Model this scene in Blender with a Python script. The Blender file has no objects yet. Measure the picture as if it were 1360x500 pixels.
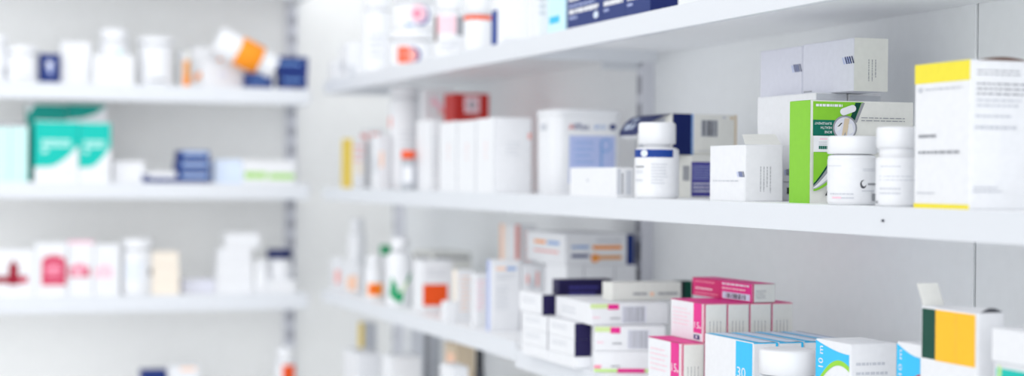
import bpy, bmesh, math, random
from mathutils import Vector, Matrix
random.seed(7)
SC = bpy.context.scene
COL = SC.collection

# ------------------------------------------------------------------ camera model
F_PX, YAW, PITCH, ROLL = 2324.4, 0.3348, -0.0057, 0.0090
CAM_Z = 1.45
XF = 1.03            # front edge of the right-hand shelves (they run along Y)
YF = 4.578           # front edge of the shelves on the back wall (they run along X)
DEPTH = 0.30
XW, YW = XF + DEPTH, YF + DEPTH
_f = Vector((math.sin(YAW)*math.cos(PITCH), math.cos(YAW)*math.cos(PITCH), math.sin(PITCH)))
_r = Vector((math.cos(YAW), -math.sin(YAW), 0))
_u = _r.cross(_f)
CR = _r*math.cos(ROLL) + _u*math.sin(ROLL)
CU = -_r*math.sin(ROLL) + _u*math.cos(ROLL)
CF = _f
CAM = Vector((0, 0, CAM_Z))

def ray(x, y):
    return CF + CR*((x-680)/F_PX) - CU*((y-250)/F_PX)
def proj(p):
    q = p - CAM
    z = q.dot(CF)
    return 680 + F_PX*q.dot(CR)/z, 250 - F_PX*q.dot(CU)/z, z
def on_x(x, y, X):
    d = ray(x, y); return CAM + d*(X/d.x)
def on_y(x, y, Y):
    d = ray(x, y); return CAM + d*(Y/d.y)
def solve_len(p, u, x, y):
    """distance along u from p to reach image column x"""
    lo, hi = 0.0, 1.2
    s = 1 if proj(p+u*0.01)[0] > proj(p)[0] else -1
    for _ in range(50):
        m = (lo+hi)/2
        if s*(proj(p+u*m)[0]-x) < 0: lo = m
        else: hi = m
    return (lo+hi)/2
def solve_h(p, y):
    lo, hi = 0.0, 0.8
    for _ in range(50):
        m = (lo+hi)/2
        if proj(p+Vector((0, 0, m)))[1] > y: lo = m
        else: hi = m
    return (lo+hi)/2

# ------------------------------------------------------------------ materials
def lin(c):
    c = c/255
    return c/12.92 if c <= 0.04045 else ((c+0.055)/1.055)**2.4
MATS = {}
def mat(name, rgb, rough=0.5, bump=0.02, scale=60, var=0.03, spec=0.4, metallic=0.0):
    if name in MATS: return MATS[name]
    m = bpy.data.materials.new(name); m.use_nodes = True
    nt = m.node_tree; b = nt.nodes['Principled BSDF']
    base = [lin(v) for v in rgb]
    tc = nt.nodes.new('ShaderNodeTexCoord')
    nz = nt.nodes.new('ShaderNodeTexNoise'); nz.inputs['Scale'].default_value = scale
    nz.inputs['Detail'].default_value = 3
    nt.links.new(tc.outputs['Object'], nz.inputs['Vector'])
    rp = nt.nodes.new('ShaderNodeValToRGB')
    rp.color_ramp.elements[0].position = 0.3; rp.color_ramp.elements[1].position = 0.7
    rp.color_ramp.elements[0].color = [max(0, v*(1-var)) for v in base] + [1]
    rp.color_ramp.elements[1].color = [min(1, v*(1+var)) for v in base] + [1]
    nt.links.new(nz.outputs['Fac'], rp.inputs['Fac'])
    nt.links.new(rp.outputs['Color'], b.inputs['Base Color'])
    b.inputs['Roughness'].default_value = rough
    b.inputs['Specular IOR Level'].default_value = spec
    b.inputs['Metallic'].default_value = metallic
    if bump:
        bp = nt.nodes.new('ShaderNodeBump'); bp.inputs['Strength'].default_value = bump
        bp.inputs['Distance'].default_value = 0.002
        nt.links.new(nz.outputs['Fac'], bp.inputs['Height'])
        nt.links.new(bp.outputs['Normal'], b.inputs['Normal'])
    MATS[name] = m
    return m
PAL = dict(
    white=(231, 232, 235), offwhite=(226, 226, 221), cream=(240, 230, 216), lav=(220, 221, 232),
    grey=(150, 152, 158), dgrey=(70, 72, 80), lgrey=(198, 201, 208), black=(25, 27, 36),
    navy=(28, 50, 116), dnavy=(14, 30, 88), ink=(32, 26, 72), purple=(70, 66, 148), blue=(24, 62, 142),
    yellow=(238, 222, 60), amber=(252, 190, 40), orange=(246, 150, 36), orangered=(232, 84, 28), red=(196, 52, 48),
    brown=(104, 76, 66), lime=(150, 212, 60), green=(132, 198, 52), dgreen=(0, 104, 86), forest=(0, 70, 56),
    emerald=(16, 150, 96), teal=(14, 190, 176), dteal=(6, 150, 138), mint=(204, 240, 236), cyan=(56, 190, 240),
    pcyan=(206, 240, 248), pink=(226, 46, 142), magenta=(206, 30, 110), ppink=(246, 206, 216), rose=(206, 62, 96),
    lrose=(236, 140, 164), lpink=(246, 200, 214), wine=(150, 24, 48), peach=(250, 206, 178), beige=(214, 196, 170),
    mustard=(226, 196, 70), lavblue=(176, 188, 228), skyb=(120, 160, 214), plime=(206, 226, 160), pgreen=(196, 232, 140),
    kraft=(176, 150, 120), silver=(176, 180, 186), tan=(226, 160, 90), paleblue=(214, 226, 244), salmon=(240, 168, 160))
def M(k):
    return mat('carton_'+k, PAL[k], rough=0.5, bump=0.03, scale=120, var=0.02, spec=0.22)
def MP(k):
    return mat('plastic_'+k, PAL[k], rough=0.32, bump=0.0, scale=40, var=0.01, spec=0.5)
M_STEEL = mat('powder_coated_steel', (219, 222, 227), rough=0.38, bump=0.02, scale=300, var=0.01)
M_BOARD = mat('board_bounce_white', (244, 245, 247), rough=0.45, bump=0.02, scale=80, var=0.01)  # shelf paint made whiter than the lip to bounce more light inside
M_UPR = mat('upright_steel', (218, 219, 226), rough=0.4, bump=0.02, scale=300, var=0.015)
M_SLOT = mat('slot_shadow', (134, 136, 146), rough=0.8, bump=0)
M_WALLR = mat('painted_panel_right', (243, 245, 246), rough=0.6, bump=0.06, scale=45, var=0.012)
M_WALLB = mat('painted_panel_back', (244, 244, 242), rough=0.6, bump=0.06, scale=45, var=0.012)
M_FLOOR = mat('vinyl_floor', (226, 227, 228), rough=0.4, bump=0.02, scale=20, var=0.04)
M_GAP = mat('joint_gap', (60, 64, 72), rough=0.9, bump=0)

# ------------------------------------------------------------------ mesh builder
class MB:
    def __init__(s):
        s.v, s.f, s.m, s.mats, s.sm = [], [], [], [], []
    def mi(s, m):
        if m not in s.mats: s.mats.append(m)
        return s.mats.index(m)
    def face(s, pts, m, smooth=False):
        b = len(s.v); s.v += [tuple(p) for p in pts]
        s.f.append(tuple(range(b, b+len(pts)))); s.m.append(s.mi(m)); s.sm.append(smooth)
    def add(s, vs, fs, m, smooth=False):
        b = len(s.v); s.v += [tuple(p) for p in vs]; k = s.mi(m)
        for f in fs:
            s.f.append(tuple(b+i for i in f)); s.m.append(k); s.sm.append(smooth)
    def box(s, lo, hi, m, bev=0.0007, seg=1):
        bm = bmesh.new(); bmesh.ops.create_cube(bm, size=1)
        lo, hi = Vector(lo), Vector(hi); c = (lo+hi)/2; d = hi-lo
        for v in bm.verts: v.co = Vector((v.co.x*d.x, v.co.y*d.y, v.co.z*d.z)) + c
        if bev: bmesh.ops.bevel(bm, geom=list(bm.edges), offset=min(bev, min(d)*0.3), segments=seg, affect='EDGES', profile=0.5)
        bm.verts.index_update()
        s.add([v.co.copy() for v in bm.verts], [[v.index for v in f.verts] for f in bm.faces], m)
        bm.free()
    def prism(s, loop, z0, z1, m, smooth=False):
        n = len(loop)
        vs = [(p[0], p[1], z0) for p in loop] + [(p[0], p[1], z1) for p in loop]
        s.add(vs, [[i, (i+1) % n, n+(i+1) % n, n+i] for i in range(n)], m, smooth)
        s.add(vs, [list(range(n))[::-1], list(range(n, 2*n))], m)
    def lathe(s, prof, m, n=48, rib=0.0, rz=(0, 0)):
        """prof: list of (r, z); rib: knurl depth between heights rz"""
        vs, fs = [], []
        for r, z in prof:
            for i in range(n):
                a = 2*math.pi*i/n
                k = r - (rib if (rib and rz[0] <= z <= rz[1] and i % 2) else 0)
                vs.append((k*math.cos(a), k*math.sin(a), z))
        for j in range(len(prof)-1):
            for i in range(n):
                fs.append([j*n+i, j*n+(i+1) % n, (j+1)*n+(i+1) % n, (j+1)*n+i])
        s.add(vs, fs, m, True)
        s.add(vs[:n], [list(range(n))[::-1]], m); s.add(vs[-n:], [list(range(n))], m)
    def build(s, name, parent=None):
        me = bpy.data.meshes.new(name)
        me.from_pydata(s.v, [], s.f)
        for m in s.mats: me.materials.append(m)
        me.polygons.foreach_set('material_index', s.m)
        me.polygons.foreach_set('use_smooth', s.sm)
        me.update()
        o = bpy.data.objects.new(name, me); COL.objects.link(o)
        if parent: o.parent = parent
        return o
def empty(name, loc, rz=0.0):
    o = bpy.data.objects.new(name, None); COL.objects.link(o)
    o.empty_display_size = 0.02
    o.location = loc; o.rotation_euler = (0, 0, rz); return o
def tag(o, label, cat, group=None):
    o['label'] = label; o['category'] = cat
    if group: o['group'] = group
    return o
def struct(o):
    o['kind'] = 'structure'; return o

# ------------------------------------------------------------------ printing on surfaces.  S(u, v, off) -> local point
_txt = {}
def glyphs(s):
    if s in _txt: return _txt[s]
    cu = bpy.data.curves.new('t', 'FONT'); cu.body = s; cu.size = 1; cu.resolution_u = 3
    ob = bpy.data.objects.new('t', cu); COL.objects.link(ob)
    dg = bpy.context.evaluated_depsgraph_get()
    me = ob.evaluated_get(dg).to_mesh()
    vs = [v.co.copy() for v in me.vertices]; fs = [list(p.vertices) for p in me.polygons]
    ob.evaluated_get(dg).to_mesh_clear()
    bpy.data.objects.remove(ob); bpy.data.curves.remove(cu)
    x0 = min(v.x for v in vs); x1 = max(v.x for v in vs); y0 = min(v.y for v in vs); y1 = max(v.y for v in vs)
    vs = [((v.x-x0)/(x1-x0), (v.y-y0)/(y1-y0)) for v in vs]
    _txt[s] = (vs, fs); return _txt[s]
class Print:
    """printed marks on one surface; each mark is a hair above the one before"""
    def __init__(s, mb, S, mk=M, curved=False):
        s.mb, s.S, s.off, s.mk, s.curved = mb, S, 0.00015, mk, curved
    def up(s):
        s.off += 0.00012
    def rect(s, u0, v0, u1, v1, c, n=1):
        s.up()
        if s.curved: n = max(n, math.ceil((u1-u0)/0.03))
        for i in range(n):
            a, b = u0+(u1-u0)*i/n, u0+(u1-u0)*(i+1)/n
            s.mb.face([s.S(a, v0, s.off), s.S(b, v0, s.off), s.S(b, v1, s.off), s.S(a, v1, s.off)], s.mk(c))
    def poly(s, pts, c):
        s.up(); s.patch(pts, c)
    def patch(s, pts, c):
        """a flat polygon, or on a round body the same polygon cut into narrow upright strips that follow the curve"""
        if not s.curved:
            s.mb.face([s.S(u, v, s.off) for u, v in pts], s.mk(c)); return
        def cut(P, a, sg):
            out = []
            for i in range(len(P)):
                p, q = P[i], P[(i+1) % len(P)]
                ip, iq = sg*(p[0]-a) >= 0, sg*(q[0]-a) >= 0
                if ip: out.append(p)
                if ip != iq:
                    t = (a-p[0])/(q[0]-p[0]); out.append((a, p[1]+t*(q[1]-p[1])))
            return out
        u0, u1 = min(p[0] for p in pts), max(p[0] for p in pts); n = max(1, math.ceil((u1-u0)/0.03))
        for i in range(n):
            P = cut(cut(pts, u0+(u1-u0)*i/n, 1), u0+(u1-u0)*(i+1)/n, -1)
            if len(P) >= 3: s.mb.face([s.S(u, v, s.off) for u, v in P], s.mk(c))
    def strip(s, lower, upper, c):
        s.up()
        for i in range(len(lower)-1):
            s.mb.face([s.S(*lower[i], s.off), s.S(*lower[i+1], s.off), s.S(*upper[i+1], s.off), s.S(*upper[i], s.off)], s.mk(c))
    def disc(s, u, v, ru, rv, c, n=24, r0=0.0):
        s.up()
        o = [(u+ru*math.cos(2*math.pi*i/n), v+rv*math.sin(2*math.pi*i/n)) for i in range(n)]
        if r0 == 0: s.patch(o, c)
        else:
            q = [(u+r0*(p[0]-u), v+r0*(p[1]-v)) for p in o]
            for i in range(n):
                j = (i+1) % n
                s.mb.face([s.S(*o[i], s.off), s.S(*o[j], s.off), s.S(*q[j], s.off), s.S(*q[i], s.off)], s.mk(c))
    def text(s, t, u0, v0, u1, v1, c, rot=0):
        """rot 0 upright, 1 reads upwards, 2 upside-down"""
        s.up(); vs, fs = glyphs(t); P = []
        for x, y in vs:
            if rot == 1: x, y = 1-y, x
            elif rot == 2: x, y = 1-x, 1-y
            P.append(s.S(u0+(u1-u0)*x, v0+(v1-v0)*y, s.off))
        s.mb.add(P, fs, s.mk(c))
    def lines(s, u0, v0, u1, v1, n, c, fill=0.45, rag=0.3, seed=1):
        """rows of small print too fine to read"""
        rd = random.Random(seed); s.up(); h = (v1-v0)/n
        for i in range(n):
            y = v1-(i+0.75)*h; e = u1-(u1-u0)*rag*rd.random(); x = u0
            while x < e:
                w = (u1-u0)*rd.uniform(0.05, 0.16)
                b = min(e, x+w)
                s.mb.face([s.S(x, y, s.off), s.S(b, y, s.off), s.S(b, y+h*fill, s.off), s.S(x, y+h*fill, s.off)], s.mk(c))
                x = b+(u1-u0)*0.025
    def vlines(s, u0, v0, u1, v1, n, c, fill=0.4, seed=1):
        rd = random.Random(seed); s.up(); w = (u1-u0)/n
        for i in range(n):
            x = u0+i*w; y = v1; e = v0+(v1-v0)*0.3*rd.random()
            while y > e:
                b = max(e, y-(v1-v0)*rd.uniform(0.06, 0.16))
                s.mb.face([s.S(x, b, s.off), s.S(x+w*fill, b, s.off), s.S(x+w*fill, y, s.off), s.S(x, y, s.off)], s.mk(c))
                y = b-(v1-v0)*0.025
    def barcode(s, u0, v0, u1, v1, c='dgrey', seed=3):
        rd = random.Random(seed); s.up(); x = u0; W = u1-u0
        while x < u1:
            w = W*rd.choice([0.025, 0.04, 0.07]); b = min(u1, x+w)
            s.mb.face([s.S(x, v0, s.off), s.S(b, v0, s.off), s.S(b, v1, s.off), s.S(x, v1, s.off)], s.mk(c))
            x = b+W*rd.choice([0.025, 0.045, 0.06])
    def slant(s, u0, v0, u1, v1, n, c):
        """a logo of slanted bars"""
        s.up(); w = (u1-u0)/n
        for i in range(n):
            a = u0+i*w
            s.mb.face([s.S(a+w*0.9, v0, s.off), s.S(a+w*1.4, v0, s.off), s.S(a+w*0.5, v1, s.off), s.S(a, v1, s.off)], s.mk(c))

# ------------------------------------------------------------------ cartons
LAST = {}
def carton_at(name, label, cat, base, rz, wx, wy, h, col='white', L=None, R=None, T=None, group=None, flap=True, bev=0.0008):
    """closed carton; local x = into the shelf, y = along it.  L / R / T draw on the -x, -y and top faces"""
    mb = MB()
    mb.box((-wx/2, -wy/2, 0), (wx/2, wy/2, h), M(col), bev)
    SL = lambda u, v, o: Vector((-wx/2-o, wy/2-u*wy, v*h))
    ST = lambda u, v, o: Vector((-wx/2+u*wx, -wy/2+v*wy, h+o))
    if L: L(Print(mb, SL))
    if T: T(Print(mb, ST))
    SR = lambda u, v, o: Vector((-wx/2+u*wx, -wy/2-o, v*h))
    if R and not flap: R(Print(mb, SR))
    o = mb.build(name); o.location = base; o.rotation_euler = (0, 0, rz)
    if flap:
        fb = MB(); e = 0.0016; t = 0.0006
        fb.box((-wx/2+e, -wy/2-t, e*0.6), (wx/2-e, -wy/2+0.0002, h-e), M(col), 0.0003)
        if R: R(Print(fb, lambda u, v, q: Vector((-wx/2+u*wx, -wy/2-t-q, v*h))))
        fb.build('end_flap', o)
    tag(o, label, cat, group)
    LAST[name] = dict(o=o, top=base.z+h, h=h, wx=wx, wy=wy)
    return o
def Rc(name, label, xL, xM, xR, yt, d, z0, th=0.0, col='white', cat='box', wx=None, wy=None, h=None, ym=None, **k):
    """carton on a right-hand shelf: columns of its far-left edge, near corner and right edge"""
    th = math.radians(th)
    uL = Vector((-math.sin(th), math.cos(th), 0)); uR = Vector((math.cos(th), math.sin(th), 0))
    y = ym if ym is not None else yt+20
    p = on_x(xM, y, XF+d); p.z = z0
    if h is None: h = solve_h(p, yt)
    q = p+Vector((0, 0, h*0.7))
    if wy is None: wy = solve_len(q, uL, xL, y)
    if wx is None: wx = solve_len(q, uR, xR, y)
    c = p+uL*wy/2+uR*wx/2
    o = carton_at(name, label, cat, c, th, wx, wy, h, col, **k)
    LAST['r'] = dict(o=o, top=z0+h, h=h, wx=wx, wy=wy, p=p, c=c)
    if DEBUG: print('RC %-22s w %.3f len %.3f h %.3f  Y %.3f..%.3f X %.3f..%.3f base_y %.1f' % (name, wx, wy, h, p.y, p.y+wy, p.x, p.x+wx, proj(p)[1]))
    return o
def Lc(name, label, x0, x1, yt, d, z0, depth=0.06, th=0.0, col='white', cat='box', h=None, flap=False, F=None, **k):
    """carton on a back-wall shelf, its front face turned to the room"""
    th = math.radians(th)
    u = Vector((math.cos(th), math.sin(th), 0)); n = Vector((-math.sin(th), math.cos(th), 0))
    p = on_y(x0, yt+20, YF+d); p.z = z0
    if h is None: h = solve_h(p, yt)
    w = solve_len(p+Vector((0, 0, h*0.6)), u, x1, yt)
    c = p+u*w/2+n*depth/2
    o = carton_at(name, label, cat, c, th, w, depth, h, col, R=F, flap=flap, **k)
    LAST['l'] = dict(o=o, top=z0+h, h=h, wx=w, p=p, c=c)
    if DEBUG: print('LC %-22s w %.3f h %.3f X %.3f..%.3f Y %.3f..%.3f' % (name, w, h, p.x, p.x+w, p.y, p.y+depth))
    return o

# ------------------------------------------------------------------ bottles and jars
def bottle(name, label, cat, side, xc, wpx, yt, d, z0, cap=0.3, capr=1.0, neck=0.0, neckr=0.8, body='white', capc='white',
           lab=None, labv=(0.08, 0.9), labc='white', h=None, group=None, sh=0.10, marks=None):
    p = on_x(xc, yt+30, XF+d) if side == 'R' else on_y(xc, yt+30, YF+d)
    p.z = z0
    r = wpx/2*proj(p)[2]/F_PX
    if h is None: h = solve_h(p, yt)
    root = empty(name, p); tag(root, label, cat, group)
    hb = h*(1-cap-neck); s = r*sh*2
    mb = MB()
    rb = r*0.995
    prof = [(rb*0.9, 0), (rb*0.97, r*0.03), (rb, r*0.1), (rb, hb-s)]
    for i in range(1, 7):
        a = i/6*math.pi/2
        rt = max(neckr, 0.72)*r*min(1, capr)
        prof.append((rt*0.96+(rb-rt*0.96)*math.cos(a), hb-s+s*math.sin(a)))
    prof.append((neckr*r*0.9*min(1, capr), hb)); prof.append((neckr*r*0.9*min(1, capr), hb+h*neck+0.0005))
    mb.lathe(prof, MP(body)); 
    mb.build('body', root)
    if cap > 0:
        cb = MB(); z = hb+h*neck; rc = r*capr; ch = h*cap
        cb.lathe([(rc*0.95, z+0.0006), (rc, z+0.0016), (rc, z+ch*0.5), (rc, z+ch*0.86), (rc*0.97, z+ch*0.95), (rc*0.9, z+ch), (rc*0.5, z+ch)],
                 MP(capc), n=96, rib=rc*0.012, rz=(z+0.001, z+ch*0.88))
        cb.build('cap', root)
    if lab is not None or marks:
        to = Vector((-p.x, -p.y, 0)).normalized(); ri = Vector((-to.y, to.x, 0))
        v0, v1 = labv
        def S(u, v, o):
            t = max(-0.995, min(0.995, (2*u-1)))
            rr = r+0.0003+o
            return ri*(t*rr)+to*(math.sqrt(1-t*t)*rr)+Vector((0, 0, hb*(v0+(v1-v0)*v)))
        lb = MB()
        n = 40
        for i in range(n):     # the label wraps right round
            a, b = 2*math.pi*i/n, 2*math.pi*(i+1)/n
            q = lambda g, z: (math.cos(g)*(r+0.0003), math.sin(g)*(r+0.0003), z)
            lb.face([q(a, hb*v0), q(b, hb*v0), q(b, hb*v1), q(a, hb*v1)], M(labc), True)
        pr = Print(lb, S, M, True)
        if lab: lab(pr)
        lb.build('label', root)
    LAST['b'] = dict(o=root, top=z0+h, h=h, r=r, p=p, hb=hb)
    if DEBUG: print('BT %-22s r %.3f h %.3f at %.3f %.3f base_y %.1f' % (name, r, h, p.x, p.y, proj(p)[1]))
    return root
DEBUG = False
# ------------------------------------------------------------------ the setting
LIP_R, LIP_L = 0.033, 0.042
ZT, ZM, ZL = 1.45+0.2136+LIP_R, 1.45-0.0615+LIP_R, 1.45-0.3256+LIP_R
ZB = ZL-0.275
ZN = ZL-0.011      # the near section of the lower shelf hangs a little lower
LT, LM, LL = 1.45+0.1901+LIP_L, 1.45-0.0623+LIP_L, 1.45-0.3538+LIP_L
LB, LU = LL-0.285, 1.45+0.474+LIP_L
def slab(name, lo, hi, m):
    mb = MB(); mb.box(lo, hi, m, 0); return struct(mb.build(name))
slab('floor', (-2.2, -1.2, -0.05), (XW, YW, 0), M_FLOOR)
# right wall: melamine panels, with a cover strip and an open joint between two of them
pj = on_x(1276, 200, XW); pk = on_x(1296, 200, XW); JN, JF = pk.y, pj.y
mb = MB(); mb.box((XW, JN, 0), (XW+0.04, YW+0.05, 2.9), M_WALLR, 0)
mb.box((XW, -1.2, 0), (XW+0.04, JN-0.0035, 2.9), M_WALLR, 0)
mb.box((XW+0.006, JN-0.004, 0), (XW+0.04, JN+0.001, 2.9), M_GAP, 0)
struct(mb.build('wall_right'))
mb = MB(); mb.box((XW-0.0022, JN+0.0005, 0), (XW, JF, 2.9), M_WALLR, 0.0008)
struct(mb.build('trim_1'))
slab('wall_back', (-2.2, YW, 0), (XW+0.04, YW+0.05, 2.9), M_WALLB)

def upright(name, label, axis, at, zs=(0.0, 2.7)):
    """slotted steel upright on a wall; axis R = right wall, L = back wall"""
    w, dp = 0.030, 0.024
    mb = MB()
    if axis == 'R':
        mb.box((XW-dp, at-w/2, zs[0]), (XW, at+w/2, zs[1]), M_UPR, 0.0015, 2)
        S = lambda u, v, o: Vector((XW-dp-o, at+w/2-u*w, v))
    else:
        mb.box((at-w/2, YW-dp, zs[0]), (at+w/2, YW, zs[1]), M_UPR, 0.0015, 2)
        S = lambda u, v, o: Vector((at-w/2+u*w, YW-dp-o, v))
    z = 0.05
    while z < zs[1]-0.05:
        for u in (0.18, 0.58):
            mb.face([S(u, z, 0.0002), S(u+0.24, z, 0.0002), S(u+0.24, z+0.034, 0.0002), S(u, z+0.034, 0.0002)], M_SLOT)
        z += 0.052
    return tag(mb.build(name), label, 'shelf upright', 'slotted uprights on the walls')
ya = on_x(846, 100, XW-0.024).y-0.012
yb = on_x(524, 300, XW-0.024).y
xa = on_y(387, 200, YW-0.024).x
xb = on_y(-60, 150, YW-0.024).x
upright('slotted_upright', 'pale slotted steel upright on the right wall behind the open blue carton', 'R', ya)
upright('slotted_upright', 'slotted steel upright on the right wall close to the room corner', 'R', yb)
upright('slotted_upright', 'slotted steel upright on the back wall at the right end of its shelves', 'L', xa)

def shelf(name, label, axis, z, lip, a0, a1, brackets):
    ups = (ya, yb) if axis == 'R' else (xa, xb)
    root = empty(name, (XF+DEPTH/2, (a0+a1)/2, z) if axis == 'R' else ((a0+a1)/2, YF+DEPTH/2, z))
    tag(root, label, 'shelf', 'wall shelves')
    inv = Vector(root.location)
    def box(mb, d0, d1, a, b, z0, z1, bev=0.0012, m=M_STEEL):
        if axis == 'R': lo, hi = (XF+d0, a, z0), (XF+d1, b, z1)
        else: lo, hi = (a, YF+d0, z0), (b, YF+d1, z1)
        mb.box(Vector(lo)-inv, Vector(hi)-inv, m, bev, 2)
    # board: reaches the wall, notched round the uprights
    lp = [(0.003, a0), (0.003, a1), (DEPTH-0.0006, a1)]
    for b in sorted((b for b in ups if a0+0.03 < b < a1-0.03), reverse=True):
        lp += [(DEPTH-0.0006, b+0.017), (DEPTH-0.0255, b+0.017), (DEPTH-0.0255, b-0.017), (DEPTH-0.0006, b-0.017)]
    lp += [(DEPTH-0.0006, a0)]
    if axis == 'R': lp = [(XF+d-inv.x, a-inv.y) for d, a in lp]
    else: lp = [(a-inv.x, YF+d-inv.y) for d, a in lp]
    mb = MB(); mb.prism(lp, -0.012, 0, M_BOARD); mb.build('shelf_board', root)
    mb = MB(); box(mb, 0, 0.003, a0, a1, z-lip, z, 0.0014); box(mb, 0.002, 0.012, a0, a1, z-lip, z-lip+0.002, 0.0003); mb.build('front_lip', root)
    mb = MB(); box(mb, 0.003, DEPTH-0.03, a0, a0+0.002, z-lip, z-0.012, 0.0004); mb.build('end_return', root)
    mb = MB(); box(mb, 0.003, DEPTH-0.03, a1-0.002, a1, z-lip, z-0.012, 0.0004); mb.build('end_return', root)
    for b in brackets:
        mb = MB(); box(mb, 0.05, DEPTH-0.024, b-0.004, b+0.004, z-0.026, z-0.012, 0.0006)
        box(mb, DEPTH-0.10, DEPTH-0.024, b-0.004, b+0.004, z-0.042, z-0.025, 0.0006)
        mb.build('bracket', root)
    return root
YE = on_x(429, 260, XF).y
RB = [ya]
YJ = on_x(684, 470, XF).y
for a0, a1, dz, br, where in ((0.95, YJ-0.001, -0.011, [], 'near'), (YJ+0.001, YE, 0, RB, 'far')):
    shelf('wall_shelf', {'near': 'white steel shelf on the right wall under the navy cartons, nearer section', 'far': 'white steel shelf on the right wall under the top jars, section towards the corner'}[where], 'R', ZT, LIP_R, a0, a1, br)
    o_ = shelf('wall_shelf', {'near': 'white steel shelf on the right wall under the green carton, nearer section', 'far': 'white steel shelf on the right wall under the red carton, section towards the corner'}[where], 'R', ZM, LIP_R, a0, a1, br)
    if where == 'near': sh_rm = o_
    shelf('wall_shelf', {'near': 'white steel shelf on the right wall under the pink and blue cartons, nearer section', 'far': 'white steel shelf on the right wall under the orange-red square, section towards the corner'}[where], 'R', ZL+dz, LIP_R, a0, a1, br)
shelf('wall_shelf', 'lowest white steel shelf on the right wall with the beige carton and dark bottle', 'R', ZB, LIP_R, 0.95, YE, RB)
XE = on_y(411, 200, YF).x; X0 = -0.45
shelf('wall_shelf', 'white steel shelf on the back wall, its edge just at the top of the picture', 'L', LU, LIP_L, X0, XE, [xa])
sh_lt = shelf('wall_shelf', 'white steel shelf on the back wall carrying the tipped orange-labelled bottle', 'L', LT, LIP_L, X0, XE, [xa])
shelf('wall_shelf', 'white steel shelf on the back wall carrying the teal cartons', 'L', LM, LIP_L, X0, XE, [xa])
shelf('wall_shelf', 'white steel shelf on the back wall carrying the red-labelled cartons', 'L', LL, LIP_L, X0, XE, [xa])
shelf('wall_shelf', 'lowest white steel shelf on the back wall, under the red-labelled cartons', 'L', LB, LIP_L, X0, XE, [xa])
# little dark screw in the lip
def screw(par, p, n, k=1.0):
    mb = MB(); mb.lathe([(0.0042*k, 0), (0.0042*k, 0.0012), (0.003*k, 0.0026), (0.001*k, 0.003)], mat('dark_screw', (40, 44, 60), rough=0.4, bump=0), n=16)
    o = mb.build('screw', par); o.location = p-par.location
    o.rotation_euler = Vector(n).to_track_quat('Z', 'Y').to_euler()
    o['label'] = 'tiny dark screw head in the shelf edge'
screw(sh_lt, on_y(394, 117.5, YF), (0, -1, 0))
screw(sh_rm, on_x(1173.5, 293.5, XF), (-1, 0, 0), 0.38)

# ================================================================== RIGHT WALL, TOP SHELF
def navy_print(seed, extra=False):
    def f(p):
        p.rect(0, 0, 1, 1, 'navy')
        p.lines(0.06, 0.11, 0.30, 0.15, 1, 'lavblue', 0.8, 0.1, seed+1); p.lines(0.06, 0.17, 0.92, 0.235, 1, 'white', 0.85, 0.05, seed); p.lines(0.06, 0.20, 0.92, 0.245, 1, 'white', 0.7, 0.1, seed+6)
        p.lines(0.06, 0.265, 0.9, 0.305, 1, 'lavblue', 0.6, 0.2, seed+3); p.lines(0.06, 0.33, 0.4, 0.39, 1, 'white', 0.8, 0.1, seed+4)
        p.lines(0.08, 0.60, 0.9, 0.72, 1, 'white', 0.8, 0.3, seed+2)
        if extra: p.disc(0.84, 0.11, 0.07, 0.045, 'paleblue')
    return f
NAV = lambda p: p.rect(0, 0, 1, 1, 'dnavy')
G = 'navy cartons on the top right shelf'
Rc('medicine_carton', 'navy carton with white lettering, leftmost of three on the top right shelf', 754, 800, None, 0, 0.008, ZT, col='navy', wx=0.045, h=0.13, ym=15, L=navy_print(2, True), R=NAV, T=NAV, group=G)
Rc('medicine_carton', 'navy carton with white lettering, between two others on the top right shelf', 801, 831, None, 0, 0.008, ZT, col='navy', wx=0.045, h=0.13, ym=10, L=navy_print(5), R=NAV, T=NAV, group=G)
Rc('medicine_carton', 'navy carton at the right end of the top right shelf, plain dark side showing', 832, 864, 901, 0, 0.008, ZT, col='navy', h=0.13, ym=5, L=navy_print(9), R=NAV, T=NAV, group=G)
Rc('medicine_carton', 'pale cyan carton left of the navy cartons on the top right shelf', 728, 750, None, 0, 0.012, ZT, col='pcyan', wx=0.04, h=0.12, ym=20, L=lambda p: (p.rect(0.1, 0.14, 0.7, 0.24, 'cyan'), p.rect(0.1, 0.3, 0.8, 0.9, 'mint')))
Rc('medicine_carton', 'tall plain white carton beside the pale cyan one on the top right shelf', 702, 714, 728, 0, 0.012, ZT, h=0.12, ym=20, R=lambda p: p.lines(0.15, 0.3, 0.8, 0.8, 5, 'lgrey'))
Rc('medicine_carton', 'white carton with a blue spine on the top right shelf', 653, 661, 700, -12, 0.012, ZT, ym=20, L=lambda p: p.rect(0, 0, 1, 0.66, 'blue'), R=lambda p: p.lines(0.2, 0.05, 0.8, 0.14, 2, 'lgrey'))
bottle('medicine_bottle', 'white bottle with an orange-red ring under its cap on the top right shelf', 'bottle', 'R', 635, 38, -25, 0.03, ZT, cap=0.42, capr=0.92, labc='orangered', labv=(0.84, 0.96), lab=lambda p: None, h=0.125)
def lab_pinkdark(p):
    p.rect(0.05, 0.55, 0.95, 1.0, 'ppink', 10); p.rect(0.72, 0.5, 0.97, 1.0, 'grey', 4); p.rect(0.02, 0.35, 0.12, 1, 'brown', 2)
    p.lines(0.2, 0.1, 0.8, 0.4, 3, 'lgrey')
bottle('medicine_bottle', 'white bottle with a pale pink and grey label on the top right shelf', 'bottle', 'R', 597, 40, -30, 0.05, ZT, cap=0.25, capr=0.85, lab=lab_pinkdark, h=0.135)
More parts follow.
